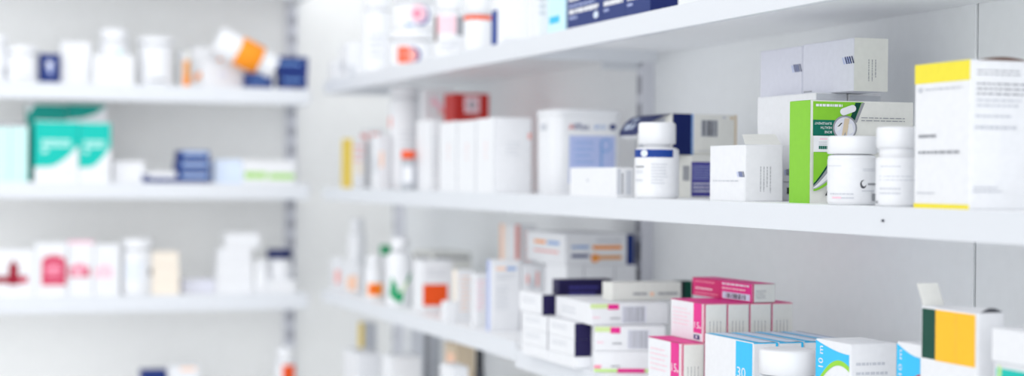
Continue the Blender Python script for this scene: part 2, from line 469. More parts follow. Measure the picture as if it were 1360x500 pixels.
def lab_ring(big):
    def f(p):
        if big:
            p.disc(0.52, 0.42, 0.20, 0.36, 'blue'); p.disc(0.47, 0.42, 0.18, 0.31, 'salmon'); p.rect(0.2, 0.1, 0.44, 0.78, 'orangered', 5); p.rect(0.27, 0.25, 0.30, 0.65, 'salmon'); p.rect(0.35, 0.25, 0.38, 0.65, 'salmon')
        else:
            p.disc(0.66, 0.5, 0.20, 0.42, 'blue'); p.disc(0.60, 0.56, 0.20, 0.38, 'ppink'); p.disc(0.57, 0.56, 0.11, 0.2, 'lrose')
            p.rect(0.3, 0.05, 0.5, 0.15, 'skyb')
    return f
bottle('medicine_jar', 'white jar with a red and blue round mark, lower of two stacked jars', 'jar', 'R', 546, 58, 40, 0.05, ZT, cap=0.3, capr=1.0, labv=(0.05, 0.95), lab=lab_ring(True))
jt = LAST['b']
bottle('medicine_jar', 'white jar with a pink and blue ring mark, stacked on another jar', 'jar', 'R', 550, 56, -22, 0.055, jt['top'], cap=0.3, capr=1.0, labv=(0.05, 0.95), lab=lab_ring(False), h=0.085)
bottle('medicine_jar', 'plain white jar beside the stacked jars on the top right shelf', 'jar', 'R', 500, 36, -14, 0.06, ZT, cap=0.25, capr=1.0, labv=(0.1, 0.9), lab=lambda p: p.lines(0.25, 0.2, 0.75, 0.7, 4, 'lgrey'))
Rc('medicine_carton', 'low white carton with a small grey mark near the end of the top shelf', 450, 462, 486, 56, 0.02, ZT, L=lambda p: p.rect(0.2, 0.2, 0.7, 0.5, 'lgrey'), R=lambda p: p.rect(0.05, 0.08, 0.35, 0.35, 'lgrey'))
Rc('medicine_carton', 'small white carton at the very end of the top right shelf by the corner', 437, 444, 454, 80, 0.02, ZT)

# ================================================================== RIGHT WALL, MIDDLE SHELF
def yel_L(p):
    p.rect(0, 0.865, 1, 1.0, 'yellow'); p.rect(0, 0, 1, 0.032, 'yellow')
    p.disc(0.11, 0.82, 0.045, 0.017, 'lgrey'); p.lines(0.2, 0.81, 0.9, 0.83, 1, 'lgrey', 0.6, 0.05, 2)
    p.lines(0.09, 0.48, 0.42, 0.515, 1, 'grey', 0.6, 0.05, 3); p.lines(0.09, 0.37, 0.85, 0.40, 1, 'grey', 0.6, 0.05, 4)
    p.lines(0.07, 0.095, 0.4, 0.115, 1, 'lgrey', 0.5, 0.1, 8)
def yel_R(p):
    p.lines(0.1, 0.895, 0.9, 0.945, 2, 'grey', 0.3, 0.1, 2)
    p.lines(0.1, 0.76, 0.98, 0.86, 3, 'grey', 0.35, 0.1, 4)
    p.lines(0.1, 0.68, 0.9, 0.75, 2, 'lgrey', 0.4, 0.1, 5); p.lines(0.08, 0.61, 0.75, 0.64, 1, 'lgrey', 0.5, 0.1, 6); p.lines(0.08, 0.53, 0.8, 0.57, 1, 'lgrey', 0.5, 0.1, 7)
    p.lines(0.06, 0.11, 0.6, 0.16, 2, 'lgrey', 0.4, 0.3, 6)
oy = Rc('medicine_carton', 'tall white carton with yellow bands at the right end of the middle shelf', 1215, 1288, 1367, 79, 0.012, ZM, L=yel_L, R=yel_R, ym=180)
i = LAST['r']
mb = MB()      # its lid stands a little open: a bowed flap with the brown board showing below
n = 10; vs = []
for k in range(n+1):
    t = k/n; x = -i['wx']/2+0.012+t*(i['wx']-0.014); z = 0.0006+0.0032*math.sin(math.pi*t)
    vs += [(x, -i['wy']/2+0.0005, z), (x, i['wy']/2-0.002, 0.0006), ]
mb.add([(x, y, z+i['h']) for x, y, z in vs], [[2*k, 2*k+2, 2*k+3, 2*k+1] for k in range(n)], M('white'), True)
mb.add([(x, y-0.0004 if j % 2 == 0 else y, (z+i['h']) if j % 2 == 0 else i['h']+0.0004) for j, (x, y, z) in enumerate(vs)], [], M('brown'))
for k in range(n):
    a, b = vs[2*k], vs[2*k+2]
    mb.face([(a[0], a[1], i['h']), (b[0], b[1], i['h']), (b[0], b[1], b[2]+i['h']), (a[0], a[1], a[2]+i['h'])], M('brown'))
fo = mb.build('lid_flap', oy); fo['label'] = 'bowed lid flap with brown edge'

def lab_j1(p):
    p.rect(0, 0, 1, 1, 'white', 12)
    p.lines(0.02, 0.83, 0.3, 0.87, 1, 'lgrey', 0.4); p.lines(0.72, 0.72, 0.97, 0.80, 2, 'lgrey', 0.4)
    p.disc(0.73, 0.42, 0.062, 0.10, 'dgrey'); p.disc(0.745, 0.44, 0.045, 0.07, 'white'); p.lines(0.82, 0.38, 0.98, 0.46, 1, 'grey', 0.6, 0.0)
    p.lines(0.7, 0.24, 0.95, 0.29, 1, 'lgrey', 0.5); p.lines(0.08, 0.16, 0.55, 0.22, 1, 'lgrey', 0.5, 0.1, 4)
    p.lines(0.12, 0.07, 0.3, 0.12, 1, 'lpink', 0.8, 0.0); p.lines(0.3, 0.07, 0.55, 0.12, 1, 'lgrey', 0.6, 0.0); p.rect(0.9, 0.03, 0.97, 0.2, 'grey', 2)
bottle('pill_jar', 'white pill jar with a small grey drop logo in front of the green carton', 'jar', 'R', 1131.5, 63, 181, 0.042, ZM, cap=0.27, capr=1.03, lab=lab_j1, labv=(0.06, 0.9), sh=0.06)
def lab_j2(p):
    p.rect(0, 0, 1, 1, 'white', 12); p.lines(0.12, 0.80, 0.6, 0.86, 1, 'lgrey', 0.4)
    p.lines(0.1, 0.5, 0.95, 0.66, 2, 'lgrey', 0.25, 0.0); p.lines(0.1, 0.2, 0.6, 0.4, 2, 'lgrey', 0.3)
    p.rect(0.0, 0.02, 0.07, 0.07, 'grey', 2)
bottle('pill_jar', 'white pill jar with a taller lid beside the yellow-banded carton', 'jar', 'R', 1192, 55, 169, 0.035, ZM, cap=0.27, capr=1.02, neck=0.11, neckr=0.96, lab=lab_j2, labv=(0.05, 0.97), sh=0.04)

def green_R(p):
    p.rect(0, 0.0, 1, 1, 'offwhite')
    p.poly([(0.02, 0.66), (0.36, 0.66), (0.42, 0.80), (0.51, 0.99), (0.02, 0.99)], 'green')
    p.poly([(0.37, 0.80), (0.42, 0.80), (0.485, 0.985), (0.43, 0.985)], 'forest')
    p.poly([(0.415, 0.79), (0.445, 0.79), (0.52, 0.985), (0.49, 0.985)], 'grey')
    p.rect(0.02, 0.655, 0.30, 0.81, 'dgreen')
    p.text('SUPPLEMENT', 0.035, 0.765, 0.20, 0.788, 'white', 2); p.text('HEALTH', 0.095, 0.723, 0.20, 0.747, 'white', 2); p.text('BONE', 0.13, 0.68, 0.20, 0.705, 'white', 2)
    p.lines(0.045, 0.93, 0.30, 0.97, 1, 'white', 0.6, 0.0, 3)
    a = math.radians(20); cs = []
    for k in range(24):
        t = 2*math.pi*k/24; x = 0.034*math.cos(t)+(0.046 if math.cos(t) > 0 else -0.046); y = 0.034*math.sin(t)
        cs.append((0.355+x*math.cos(a)-y*math.sin(a), 0.91+(x*math.sin(a)+y*math.cos(a))*1.04))
    p.poly(cs, 'white')
    p.disc(0.325, 0.735, 0.118, 0.122, 'grey', 32); p.disc(0.325, 0.735, 0.102, 0.105, 'lav', 32)
    p.poly([(0.29, 0.64), (0.34, 0.64), (0.37, 0.83), (0.32, 0.83)], 'beige'); p.poly([(0.24, 0.70), (0.28, 0.72), (0.30, 0.80), (0.25, 0.77)], 'white'); p.poly([(0.25, 0.745), (0.27, 0.75), (0.30, 0.785), (0.285, 0.785)], 'dgrey')
    p.poly([(0.36, 0.67), (0.41, 0.70), (0.39, 0.78), (0.355, 0.77)], 'white'); p.poly([(0.30, 0.64), (0.33, 0.64), (0.33, 0.70)], 'grey')
    p.lines(0.48, 0.80, 0.93, 0.855, 2, 'grey', 0.3, 0.06, 6)
    p.rect(0.02, 0.50, 1, 0.655, 'white'); p.lines(0.08, 0.61, 0.18, 0.64, 1, 'lpink', 0.5, 0); p.lines(0.07, 0.565, 0.18, 0.605, 2, 'lgrey', 0.4, 0); p.lines(0.07, 0.515, 0.18, 0.56, 1, 'dgreen', 0.7, 0.0, 5)
    q = [(0.02+0.20*k/8, 0.19+0.30*(k/8)**1.15) for k in range(9)]
    p.strip(q, [(u, 0.497) for u, v in q], 'green')
    p.strip([(u, v-0.02-0.02*k/8) for k, (u, v) in enumerate(q)], q, 'forest')
    q1 = [(u, v-0.02-0.02*k/8) for k, (u, v) in enumerate(q)]; q2 = [(u, v-0.015-0.05*k/8) for k, (u, v) in enumerate(q1)]
    p.strip(q2, q1, 'grey'); q3 = [(u, v-0.01-0.08*k/8) for k, (u, v) in enumerate(q2)]; p.strip(q3, q2, 'white')
    q4 = [(u, v-0.008-0.015*k/8) for k, (u, v) in enumerate(q3)]; p.strip(q4, q3, 'silver')
    q5 = [(u, v-0.018-0.025*k/8) for k, (u, v) in enumerate(q4)]; p.strip(q5, q4, 'green')
    p.rect(0.60, 0.0, 1, 0.28, 'white'); p.rect(0.62, 0.30, 0.9, 0.40, 'green'); p.rect(0.62, 0.40, 0.9, 0.44, 'dgrey')
    p.poly([(0.13, 0.075), (0.165, 0.16), (0.18, 0.16), (0.18, 0.075)], 'black')
    p.text('C', 0.615, 0.10, 0.69, 0.17, 'black'); p.rect(0.60, 0.02, 0.69, 0.03, 'dgrey'); p.disc(0.66, 0.2, 0.012, 0.012, 'black', 10)
Rc('supplement_carton', 'bright green and white supplement carton standing upside down behind the white jars', 1049, 1076, 1212, 133, 0.048, ZM, col='offwhite', ym=200,
   L=lambda p: p.rect(0, 0, 1, 1, 'green'), R=green_R, T=lambda p: p.rect(0, 0, 0.5, 1, 'green'))

def logoN(u0=0.80, v0=0.52, u1=0.99, v1=0.64, extra=None):
    def f(p):
        p.slant(u0, v0, u1-0.06, v1-0.01, 4, 'lavblue'); p.slant(u0+0.05, v0, u1, v1, 4, 'dnavy')
        if extra: extra(p)
    return f
def end_txt(p):
    p.vlines(0.40, 0.14, 0.74, 0.62, 4, 'grey', 0.22, 4)
G = 'white cartons with a navy striped logo stacked against the right wall'
qb = Rc('medicine_carton', 'white striped-logo carton with its lid flap open beside the green carton', 943, 989, 1040, 192.5, 0.035, ZM,
   L=logoN(0.78, 0.43, 0.99, 0.53, lambda p: p.lines(0.1, 0.34, 0.85, 0.38, 1, 'lgrey', 0.5, 0.1, 4)), R=end_txt, group=G, ym=230)
i = LAST['r']; mb = MB()
a = i['wx']/2
# lid flap: hinged on the far top edge, tipped up and back
fl = [(-a+0.001, -i['wy']/2+0.002, i['h']+0.0008), (a-0.002, -i['wy']/2+0.002, i['h']+0.0008), (a+0.007, -i['wy']/2+0.036, i['h']+0.0155), (-a+0.014, -i['wy']/2+0.036, i['h']+0.0145)]
mb.add(fl+[(x, y+0.0005, z+0.0006) for x, y, z in fl], [[0, 1, 2, 3], [7, 6, 5, 4], [0, 4, 5, 1], [1, 5, 6, 2], [2, 6, 7, 3], [3, 7, 4, 0]], M('offwhite'))
o = mb.build('lid_flap', qb); o['label'] = 'raised lid flap'
Rc('medicine_carton', 'white striped-logo carton at the bottom of the stack, mostly hidden by the green carton', 1000, 1055, None, 194, 0.12, ZM, wx=0.105, ym=230,
   L=logoN(0.76, 0.47, 0.92, 0.58, lambda p: (p.lines(0.76, 0.33, 0.93, 0.37, 1, 'grey'), p.rect(0.84, 0.13, 0.92, 0.25, 'black'))), group=G)
zc1 = LAST['r']['top']
Rc('medicine_carton', 'long white carton in the middle tier of the stack, its left side facing out', 1006, 1083, 1125, 123, 0.12, zc1, group=G, ym=150, h=None,
   R=lambda p: p.rect(0.02, 0.02, 0.98, 0.985, 'lgrey'))
i1 = LAST['r']; zc2 = i1['top']
p2 = i1['p']
wxB = 0.05
carton_at('medicine_carton', 'white carton in the middle tier nearest the wall, only its end showing', 'box', Vector((p2.x+i1['wx']+0.002+wxB/2, p2.y+0.07, zc1)), 0, wxB, 0.14, i1['h']-0.0005, R=lambda p: p.rect(0.02, 0.02, 0.98, 0.97, 'lgrey'), group=G)
Rc('medicine_carton', 'white striped-logo carton on top of the stack showing its printed end', 1066.5, 1134, 1179, 50, 0.145, zc2+0.0003, col='lav', L=logoN(0.78, 0.52, 0.995, 0.66, lambda p: p.lines(0.03, 0.04, 0.2, 0.08, 1, 'grey', 0.5, 0)),  # lavender body and paler end: shading of the two faces put into colour
   R=lambda p: (p.rect(0, 0, 1, 1, 'offwhite'), p.vlines(0.42, 0.16, 0.72, 0.60, 3, 'grey', 0.25, 4)), group=G, ym=85)
i2 = LAST['r']
Rc('medicine_carton', 'white striped-logo carton on top of the stack, the farther of the top two', 1010, 1065.0, None, 60, 0.145, zc2+0.0003, col='lav', wx=i2['wx'], h=i2['h']-0.001, L=logoN(0.76, 0.48, 0.99, 0.64), group=G, ym=85)  # same lavender, face shading included in the colour

def lab_band(p):
    p.rect(0, 0.02, 1, 0.83, 'white', 12); p.rect(0.0, 0.83, 0.86, 1.0, 'blue', 14)
    p.disc(0.22, 0.915, 0.075, 0.075, 'white'); p.disc(0.22, 0.915, 0.045, 0.045, 'paleblue')
    p.lines(0.04, 0.60, 0.22, 0.66, 1, 'dgrey', 0.4, 0.0); p.lines(0.04, 0.48, 0.2, 0.56, 2, 'lgrey', 0.4, 0.1); p.lines(0.38, 0.25, 0.75, 0.72, 7, 'lgrey', 0.35, 0.3, 8); p.lines(0.04, 0.3, 0.2, 0.38, 1, 'lgrey', 0.4, 0.1)
bottle('pill_bottle', 'white pill bottle with a blue band in front of the open blue carton', 'bottle', 'R', 872.5, 58, 163, 0.033, ZM, cap=0.29, capr=0.86, neck=0.035, neckr=0.8, lab=lab_band, labv=(0.05, 0.95), sh=0.08)

def m7_R(p):
    p.rect(0.0, 0.04, 1, 0.84, 'purple'); p.lines(0.06, 0.42, 0.85, 0.78, 6, 'lavblue', 0.3, 0.3, 3); p.lines(0.06, 0.12, 0.8, 0.38, 3, 'lav', 0.45, 0.2, 5)
Rc('medicine_carton', 'small white carton with a purple text panel under the open blue carton', 880, 918, 956, 206, 0.125, ZM, col='offwhite', ym=230, L=lambda p: p.rect(0.72, 0.4, 0.95, 0.75, 'grey'), R=m7_R)
i = LAST['r']
def m8_R(p):
    p.rect(0, 0, 0.29, 1, 'dnavy'); p.rect(0.29, 0, 0.32, 1, 'skyb'); p.rect(0.44, 0.45, 0.70, 0.86, 'lgrey'); p.barcode(0.45, 0.46, 0.69, 0.85, 'dgrey'); p.lines(0.4, 0.08, 0.65, 0.12, 1, 'lgrey', 0.5); p.rect(0.965, 0, 1, 1, 'beige')
    p.disc(0.80, 0.93, 0.03, 0.03, 'lgrey'); p.disc(0.92, 0.92, 0.03, 0.04, 'beige')
ob = Rc('medicine_carton', 'blue and white carton lying open behind the blue-banded bottle, flap hanging left', 846, 893, 978, 151, 0.10, i['top']+0.0003, col='offwhite', ym=175,
   L=lambda p: (p.rect(0.04, 0.04, 0.97, 0.93, 'lgrey'), p.rect(0.8, 0.5, 1, 1.0, 'offwhite')), R=m8_R, T=lambda p: p.rect(0, 0, 0.3, 1, 'dnavy'))  # grey left face paints in the shade of the open end
i = LAST['r']; mb = MB(); hx, hy, h = -i['wx']/2, i['wy']/2, i['h']
# side flap: hinged on the left top edge, navy outside with white lettering, bent downwards
prof = [(0, 0), (-0.010, -0.003), (-0.021, -0.012), (-0.030, -0.026), (-0.033, -0.033)]
ya0 = [-hy+0.004, -hy+0.012, -hy+0.03, -hy+0.05, -hy+0.07]; yb0 = [hy-0.001, hy, hy+0.001, hy+0.001, hy-0.006]
ov = [(hx+x, yy, h+z) for (x, z), yy in zip(prof, ya0)]; bv = [(hx+x, yy, h+z) for (x, z), yy in zip(prof, yb0)]
for k in range(4):
    mb.face([bv[k], bv[k+1], ov[k+1], ov[k]], M('dnavy'))
    mb.face([(x+0.0006, y, z-0.0008) for x, y, z in (ov[k], ov[k+1], bv[k+1], bv[k])], M('white'))
    if k in (1, 2):
        for s_ in ((0.12, 0.20, 0.30, 0.42) if k == 2 else (0.16, 0.27)):
            q = [Vector(bv[k]).lerp(Vector(ov[k]), s_), Vector(bv[k+1]).lerp(Vector(ov[k+1]), s_+0.02), Vector(bv[k+1]).lerp(Vector(ov[k+1]), s_+0.09), Vector(bv[k]).lerp(Vector(ov[k]), s_+0.07)]
            c = sum(q, Vector())/4
            mb.face([c+(v-c)*0.7+Vector((-0.0002, 0, 0.0003)) for v in q], M('paleblue'))
mb.face([(x, y, z) for x, y, z in (bv[4], (bv[4][0]+0.012, bv[4][1]-0.004, bv[4][2]-0.006), (ov[4][0]+0.012, ov[4][1]-0.01, ov[4][2]-0.006), ov[4])], M('white'))
o = mb.build('side_flap', ob); o['label'] = 'navy side flap with white lettering'

Rc('medicine_carton', 'low white carton with grey bar marks on its end, in front of the white tub', 757, 818, 842, 222.5, 0.012, ZM, ym=240, R=lambda p: (p.rect(0.05, 0.1, 0.25, 0.95, 'lgrey'), p.rect(0.55, 0.1, 0.85, 0.9, 'lgrey'), p.vlines(0.3, 0.1, 0.5, 0.8, 1, 'grey', 0.5)), L=lambda p: p.disc(0.4, 0.55, 0.02, 0.06, 'lgrey'))
# the tub: rounded-square body, snap lid, printed panel
p0 = on_x(735, 200, XF+0.06); p0.z = ZM
wy = solve_len(p0+Vector((0, 0, 0.05)), Vector((0, 1, 0)), 708, 200); wx = solve_len(p0+Vector((0, 0, 0.05)), Vector((1, 0, 0)), 829, 200); h = solve_h(p0, 144)
tc_ = empty('medicine_tub', p0+Vector((wx/2, wy/2, 0))); tag(tc_, 'large white lidded tub with a pale blue label panel on the middle shelf', 'tub')
def rloop(hx, hy, r, n=8):
    out = []
    for cx, cy, a0 in ((hx-r, hy-r, 0), (-hx+r, hy-r, 90), (-hx+r, -hy+r, 180), (hx-r, -hy+r, 270)):
        for k in range(n+1):
            a = math.radians(a0+90*k/n); out.append((cx+r*math.cos(a), cy+r*math.sin(a)))
    return out
def rtub(mb, levels, m):
    loops = []
    for ins, z in levels:
        loops.append([(x, y, z) for x, y in rloop(wx/2-ins, wy/2-ins, 0.022)])
    n = len(loops[0]); vs = [v for l in loops for v in l]
    mb.add(vs, [[j*n+i, j*n+(i+1) % n, (j+1)*n+(i+1) % n, (j+1)*n+i] for j in range(len(loops)-1) for i in range(n)], m, True)
    mb.add(loops[0], [list(range(n))[::-1]], m); mb.add(loops[-1], [list(range(n))], m)
mb = MB(); rtub(mb, [(0.005, 0), (0.003, 0.003), (0.002, h*0.5), (0.002, h*0.93)], MP('white')); mb.build('tub_body', tc_)
mb = MB(); rtub(mb, [(0.0015, h*0.915), (0.0, h*0.92), (0.0, h*0.975), (0.002, h*0.992), (0.008, h), (0.02, h)], MP('white')); mb.build('lid', tc_)
mb = MB(); pr = Print(mb, lambda u, v, o: Vector((-wx/2+0.02+u*(wx-0.03), -wy/2+0.002-0.0005-o, 0.006+v*h*0.9)))
pr.rect(0.10, 0.10, 0.93, 0.72, 'lavblue'); pr.lines(0.2, 0.35, 0.55, 0.68, 4, 'skyb', 0.25, 0.2, 3); pr.rect(0.66, 0.3, 0.70, 0.66, 'skyb'); pr.disc(0.76, 0.6, 0.10, 0.09, 'skyb', 20, 0.75)
pr.text('A', 0.08, 0.80, 0.19, 0.87, 'red'); pr.text('lflat', 0.19, 0.80, 0.46, 0.88, 'navy'); pr.text('ero', 0.55, 0.81, 0.75, 0.86, 'skyb'); pr.disc(0.88, 0.84, 0.055, 0.04, 'navy')
o = mb.build('label', tc_); o['label'] = 'pale blue printed panel'; mb = MB()
pr2 = Print(mb, lambda u, v, o: Vector((-wx/2+0.002-0.0005-o, wy/2-0.02-u*(wy-0.04), v*h)))
pr2.rect(0.2, 0.75, 0.7, 0.83, 'lgrey'); mb.build('side_print', tc_)

G = 'row of plain white cartons on the middle shelf'
R_M12 = lambda p: (p.rect(0.9, 0.72, 0.98, 0.8, 'salmon'), p.lines(0.3, 0.5, 0.7, 0.7, 4, 'lgrey', 0.2))
L_M12 = lambda p: (p.lines(0.45, 0.45, 0.6, 0.7, 4, 'salmon', 0.2, 0.5), p.rect(0.97, 0.02, 1, 0.98, 'lgrey'))
Rc('medicine_carton', 'plain white carton at the near end of the row beside the white tub', 633, 657, 706, 156, 0.006, ZM, L=L_M12, R=R_M12, group=G, ym=200)
i = LAST['r']; hM = i['h']
Rc('medicine_carton', 'plain white carton in the middle of the row beside the white tub', 608, 632, None, 156, 0.006, ZM, wx=i['wx'], h=hM-0.001, L=L_M12, group=G, ym=200)
Rc('medicine_carton', 'plain white carton at the far end of the row, below the red carton', 584, 607, None, 156, 0.006, ZM, wx=i['wx'], h=hM, L=L_M12, group=G, ym=200)
def red_R(p):
    p.rect(0, 0, 1, 1, 'red'); p.rect(0.28, 0.80, 0.72, 0.97, 'white'); p.rect(0.3, 0.815, 0.7, 0.955, 'ppink'); p.disc(0.5, 0.885, 0.11, 0.045, 'grey', 16); p.disc(0.5, 0.885, 0.05, 0.02, 'white', 12)
Rc('medicine_carton', 'red carton with a white square rising behind the row of white cartons', 590, 604, 649, 124, 0.11, ZM, col='red', L=lambda p: p.rect(0, 0, 1, 1, 'red'), R=red_R, T=lambda p: p.rect(0, 0, 1, 1, 'red'), ym=140)
Rc('medicine_carton', 'white carton with a faint pink swirl behind the row, left of the red carton', 557, 563, 603, 118, 0.11, ZM, ym=140, R=lambda p: (p.poly([(0.2, 0.86), (0.3, 0.93), (0.45, 0.88), (0.9, 0.76), (0.9, 0.72), (0.5, 0.8)], 'lpink'), p.rect(0.5, 0.75, 0.9, 0.79, 'salmon')))
bottle('medicine_tub', 'tall plain white round tub rising behind the red-capped bottle', 'tub', 'R', 539, 44, 116, 0.10, ZM, cap=0.10, capr=0.99, lab=lambda p: (p.rect(0.0, 0.72, 0.08, 0.86, 'salmon', 2), p.lines(0.3, 0.3, 0.8, 0.7, 6, 'lgrey', 0.2)), sh=0.2)
bottle('medicine_bottle', 'small grey bottle with an orange-red cap on the middle shelf', 'bottle', 'R', 542, 19, 200, 0.012, ZM, cap=0.22, capr=0.98, body='silver', capc='orangered', lab=lambda p: p.rect(0.2, 0.1, 0.8, 0.9, 'white', 6), labc='lgrey', labv=(0.2, 0.8))
Rc('medicine_carton', 'narrow tall white carton right of the red-capped bottle', 553, 572, 584, 159, 0.03, ZM, ym=200, R=lambda p: p.lines(0.2, 0.2, 0.8, 0.8, 6, 'lgrey', 0.2))
Rc('medicine_carton', 'carton with a yellow side at the far end of the middle shelf', 454, 468, 486, 184, 0.03, ZM, ym=210, L=lambda p: p.rect(0, 0, 1, 1, 'mustard'), R=lambda p: (p.lines(0.1, 0.5, 0.9, 0.9, 3, 'salmon', 0.4), p.disc(0.5, 0.4, 0.3, 0.15, 'cream')))
Rc('medicine_carton', 'white carton with faint orange print beside the yellow-sided carton', 478, 490, 512, 172, 0.075, ZM, ym=210, L=lambda p: p.rect(0.1, 0.8, 0.9, 0.93, 'salmon'), R=lambda p: (p.rect(0.1, 0.88, 0.6, 0.94, 'salmon'), p.lines(0.2, 0.3, 0.8, 0.7, 4, 'beige', 0.5), p.rect(0.7, 0.4, 0.85, 0.65, 'grey')))
Rc('medicine_carton', 'small white carton with a grey stripe in front of the tall round tub', 494, 503, 518, 180, 0.03, ZM, ym=210, L=lambda p: p.rect(0.3, 0.3, 0.7, 0.6, 'lgrey'), R=lambda p: p.rect(0.1, 0.4, 0.4, 0.7, 'peach'))

# ================================================================== RIGHT WALL, LOWER SHELF (near to far)
def tealface(p):
    p.rect(0.05, 0, 1, 0.95, 'teal'); p.poly([(0.0, 0), (0.05, 0), (0.16, 0.95), (0.1, 0.98), (0.03, 0.5)], 'pgreen')
Rc('medicine_carton', 'carton with a teal front, lower of two at the right edge of the lower shelf', 1320, 1385, None, 491, 0.012, ZN, wx=0.07, L=tealface, T=None, ym=480)
i = LAST['r']
Rc('medicine_carton', 'plain white carton lying on the teal one at the right edge of the lower shelf', 1317, 1388, None, 446, 0.008, i['top']+0.0003, wx=0.11, ym=460)
def yg_L(p):
    p.rect(0.02, 0.665, 0.27, 0.985, 'forest'); p.rect(0.27, 0.66, 0.97, 0.985, 'amber'); p.rect(0.635, 0.66, 0.64, 0.985, 'tan')
yg = Rc('medicine_carton', 'white carton with a dark green and yellow panel and a raised flap', 1223, 1298, 1333, 416, 0.02, ZN, L=yg_L, ym=450)
i = LAST['r']; mb = MB(); hx, hy, h = i['wx']/2, i['wy']/2, i['h']
fl = [(-hx+0.002, hy-0.001, h), (hx-0.004, hy-0.001, h), (hx-0.008, hy+0.006, h+0.024), (-hx-0.002, hy+0.006, h+0.024)]
mb.add(fl+[(x, y+0.0006, z) for x, y, z in fl], [[0, 1, 2, 3], [7, 6, 5, 4], [0, 4, 5, 1], [1, 5, 6, 2], [2, 6, 7, 3], [3, 7, 4, 0]], M('offwhite'))
o = mb.build('end_tab', yg); o['label'] = 'raised end tab'
n = 10; mb = MB(); vs = []
for k in range(n+1):
    t = k/n; vs.append((-hx+0.004+t*(2*hx-0.006), 0.004*math.sin(math.pi*t)))
for k in range(n):
    (x0, z0_), (x1, z1_) = vs[k], vs[k+1]
    mb.face([(x0, -hy+0.0006, h+z0_+0.0005), (x1, -hy+0.0006, h+z1_+0.0005), (x1, hy-0.02, h+0.0005), (x0, hy-0.02, h+0.0005)], M('white'))
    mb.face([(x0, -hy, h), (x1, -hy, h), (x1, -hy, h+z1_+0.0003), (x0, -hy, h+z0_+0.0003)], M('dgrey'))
mb.build('lid_flap', yg)
def swoosh(arc, umax):
    def f(p):
        N = 16; us = [umax*k/N for k in range(N+1)]
        top = [(u, 0.985-0.10*math.sin(math.pi*0.5*u/umax)) for u in us]
        c = [(u, 0.45+0.36*math.sin(math.pi*(0.05+0.62*u/umax)) if arc == 'lime' else 0.36+0.38*math.sin(math.pi*0.48*u/umax)) for u in us]
        p.strip([(u, v-0.02) for u, v in c], top, 'cyan')
        p.strip([(u, v-0.055) for u, v in c], c, arc)
        p.text('10 m', 0.09*umax, 0.70, 0.23*umax, 0.93, 'white', 1)
    return f
sw_R = lambda p: p.lines(0.12, 0.45, 0.85, 0.85, 4, 'lgrey', 0.3, 0.2, 6)
s2 = Rc('medicine_carton', 'white carton with a cyan wave and red arc, left of the green-and-yellow one', 1191, 1238, None, 462, 0.03, ZN, wx=0.06, L=swoosh('red', 0.68), ym=480)
sb = Rc('medicine_carton', 'white carton with a cyan wave and lime arc beside the blue-striped cartons', 1083.5, 1129, 1191, 458, 0.02, ZN, L=swoosh('lime', 0.98), R=sw_R, ym=480)
i = LAST['r']
def b30_L(p):
    p.rect(0.66, 0.0, 0.99, 0.985, 'cyan'); p.text('30', 0.69, 0.45, 0.86, 0.60, 'white'); p.text('mg', 0.89, 0.45, 0.98, 0.49, 'white')
def b30_T(p):
    p.rect(0.02, 0, 0.30, 1, 'cyan'); p.rect(0.30, 0.02, 0.36, 0.98, 'white'); p.rect(0.36, 0, 0.98, 1, 'paleblue'); p.rect(0.80, 0, 0.9, 1, 'grey')
def b30_R(p):
    p.rect(0.02, 0.985, 0.98, 1.0, 'cyan'); p.rect(0.9, 0.78, 0.99, 0.985, 'cyan')
G = 'white cartons with a blue 30 mg stripe on the lower shelf'
ws = []
Rc('medicine_carton', 'white carton with a blue 30 mg stripe, front one of its row', 936, 1000, 1033, 456, 0.028, ZN, L=b30_L, R=b30_R, T=b30_T, group=G, ym=470)
i = LAST['r']; pb = i['p']; xx = pb.x+i['wx']+0.0012
for lab_ in ('white carton with blue top edges, second from the front of the 30 mg row', 'white carton with blue top edges, third from the front of the 30 mg row', 'white carton with blue top edges, at the back of the 30 mg row'):
    carton_at('medicine_carton', lab_, 'box', Vector((xx+i['wx']/2, pb.y+i['wy']/2+random.uniform(-0.001, 0.003), ZN)), 0, i['wx'], i['wy'], i['h']-random.uniform(0, 0.0015), L=b30_L, R=b30_R, T=b30_T, group=G)
    xx += i['wx']+0.0012
bottle('pill_jar', 'large white jar lid in front of the blue-striped cartons on the lower shelf', 'jar', 'R', 1046, 74, 464, 0.018, ZN, cap=0.34, capr=1.03, lab=lambda p: p.lines(0.1, 0.5, 0.9, 0.8, 2, 'lgrey', 0.3), sh=0.05)

def p15(u0, vlow, v0):
    def f(p):
        p.rect(0, 0.985, 1, 1, 'magenta'); p.rect(0.975, 0, 1, 1, 'lrose'); p.rect(u0, vlow, u0+0.24, 0.985, 'pink'); p.text('15', u0+0.03, v0, u0+0.17, v0+0.16, 'white'); p.rect(u0+0.19, v0, u0+0.23, v0+0.05, 'ppink')
        p.lines(0.08, 0.35, 0.6, 0.85, 5, 'ppink', 0.2, 0.3, 5)
    return f
def p15b(p):
    p15(0.70, 0.22, 0.34)(p); p.rect(0.72, 0.06, 0.88, 0.17, 'navy'); p.rect(0.77, 0.085, 0.83, 0.145, 'lav')
def pk_R(p):
    p.rect(0, 0, 1, 1, 'offwhite'); p.vlines(0.25, 0.1, 0.9, 0.55, 4, 'grey', 0.18, 5); p.rect(0, 0.975, 1, 1, 'lrose'); p.rect(0, 0, 0.05, 1, 'magenta')
PT = lambda p: p.rect(0, 0, 1, 1, 'pink')
G = 'white and pink 15 mg cartons on the lower shelf'
Rc('medicine_carton', 'white carton with a pink 15 mg stripe, lowest of the pink ones, in front', 861, 906, 934, 457, 0.006, ZN, L=p15(0.68, 0.28, 0.42), R=pk_R, T=PT, group=G, ym=470)
q = LAST['r']; xx = q['p'].x+q['wx']+0.001
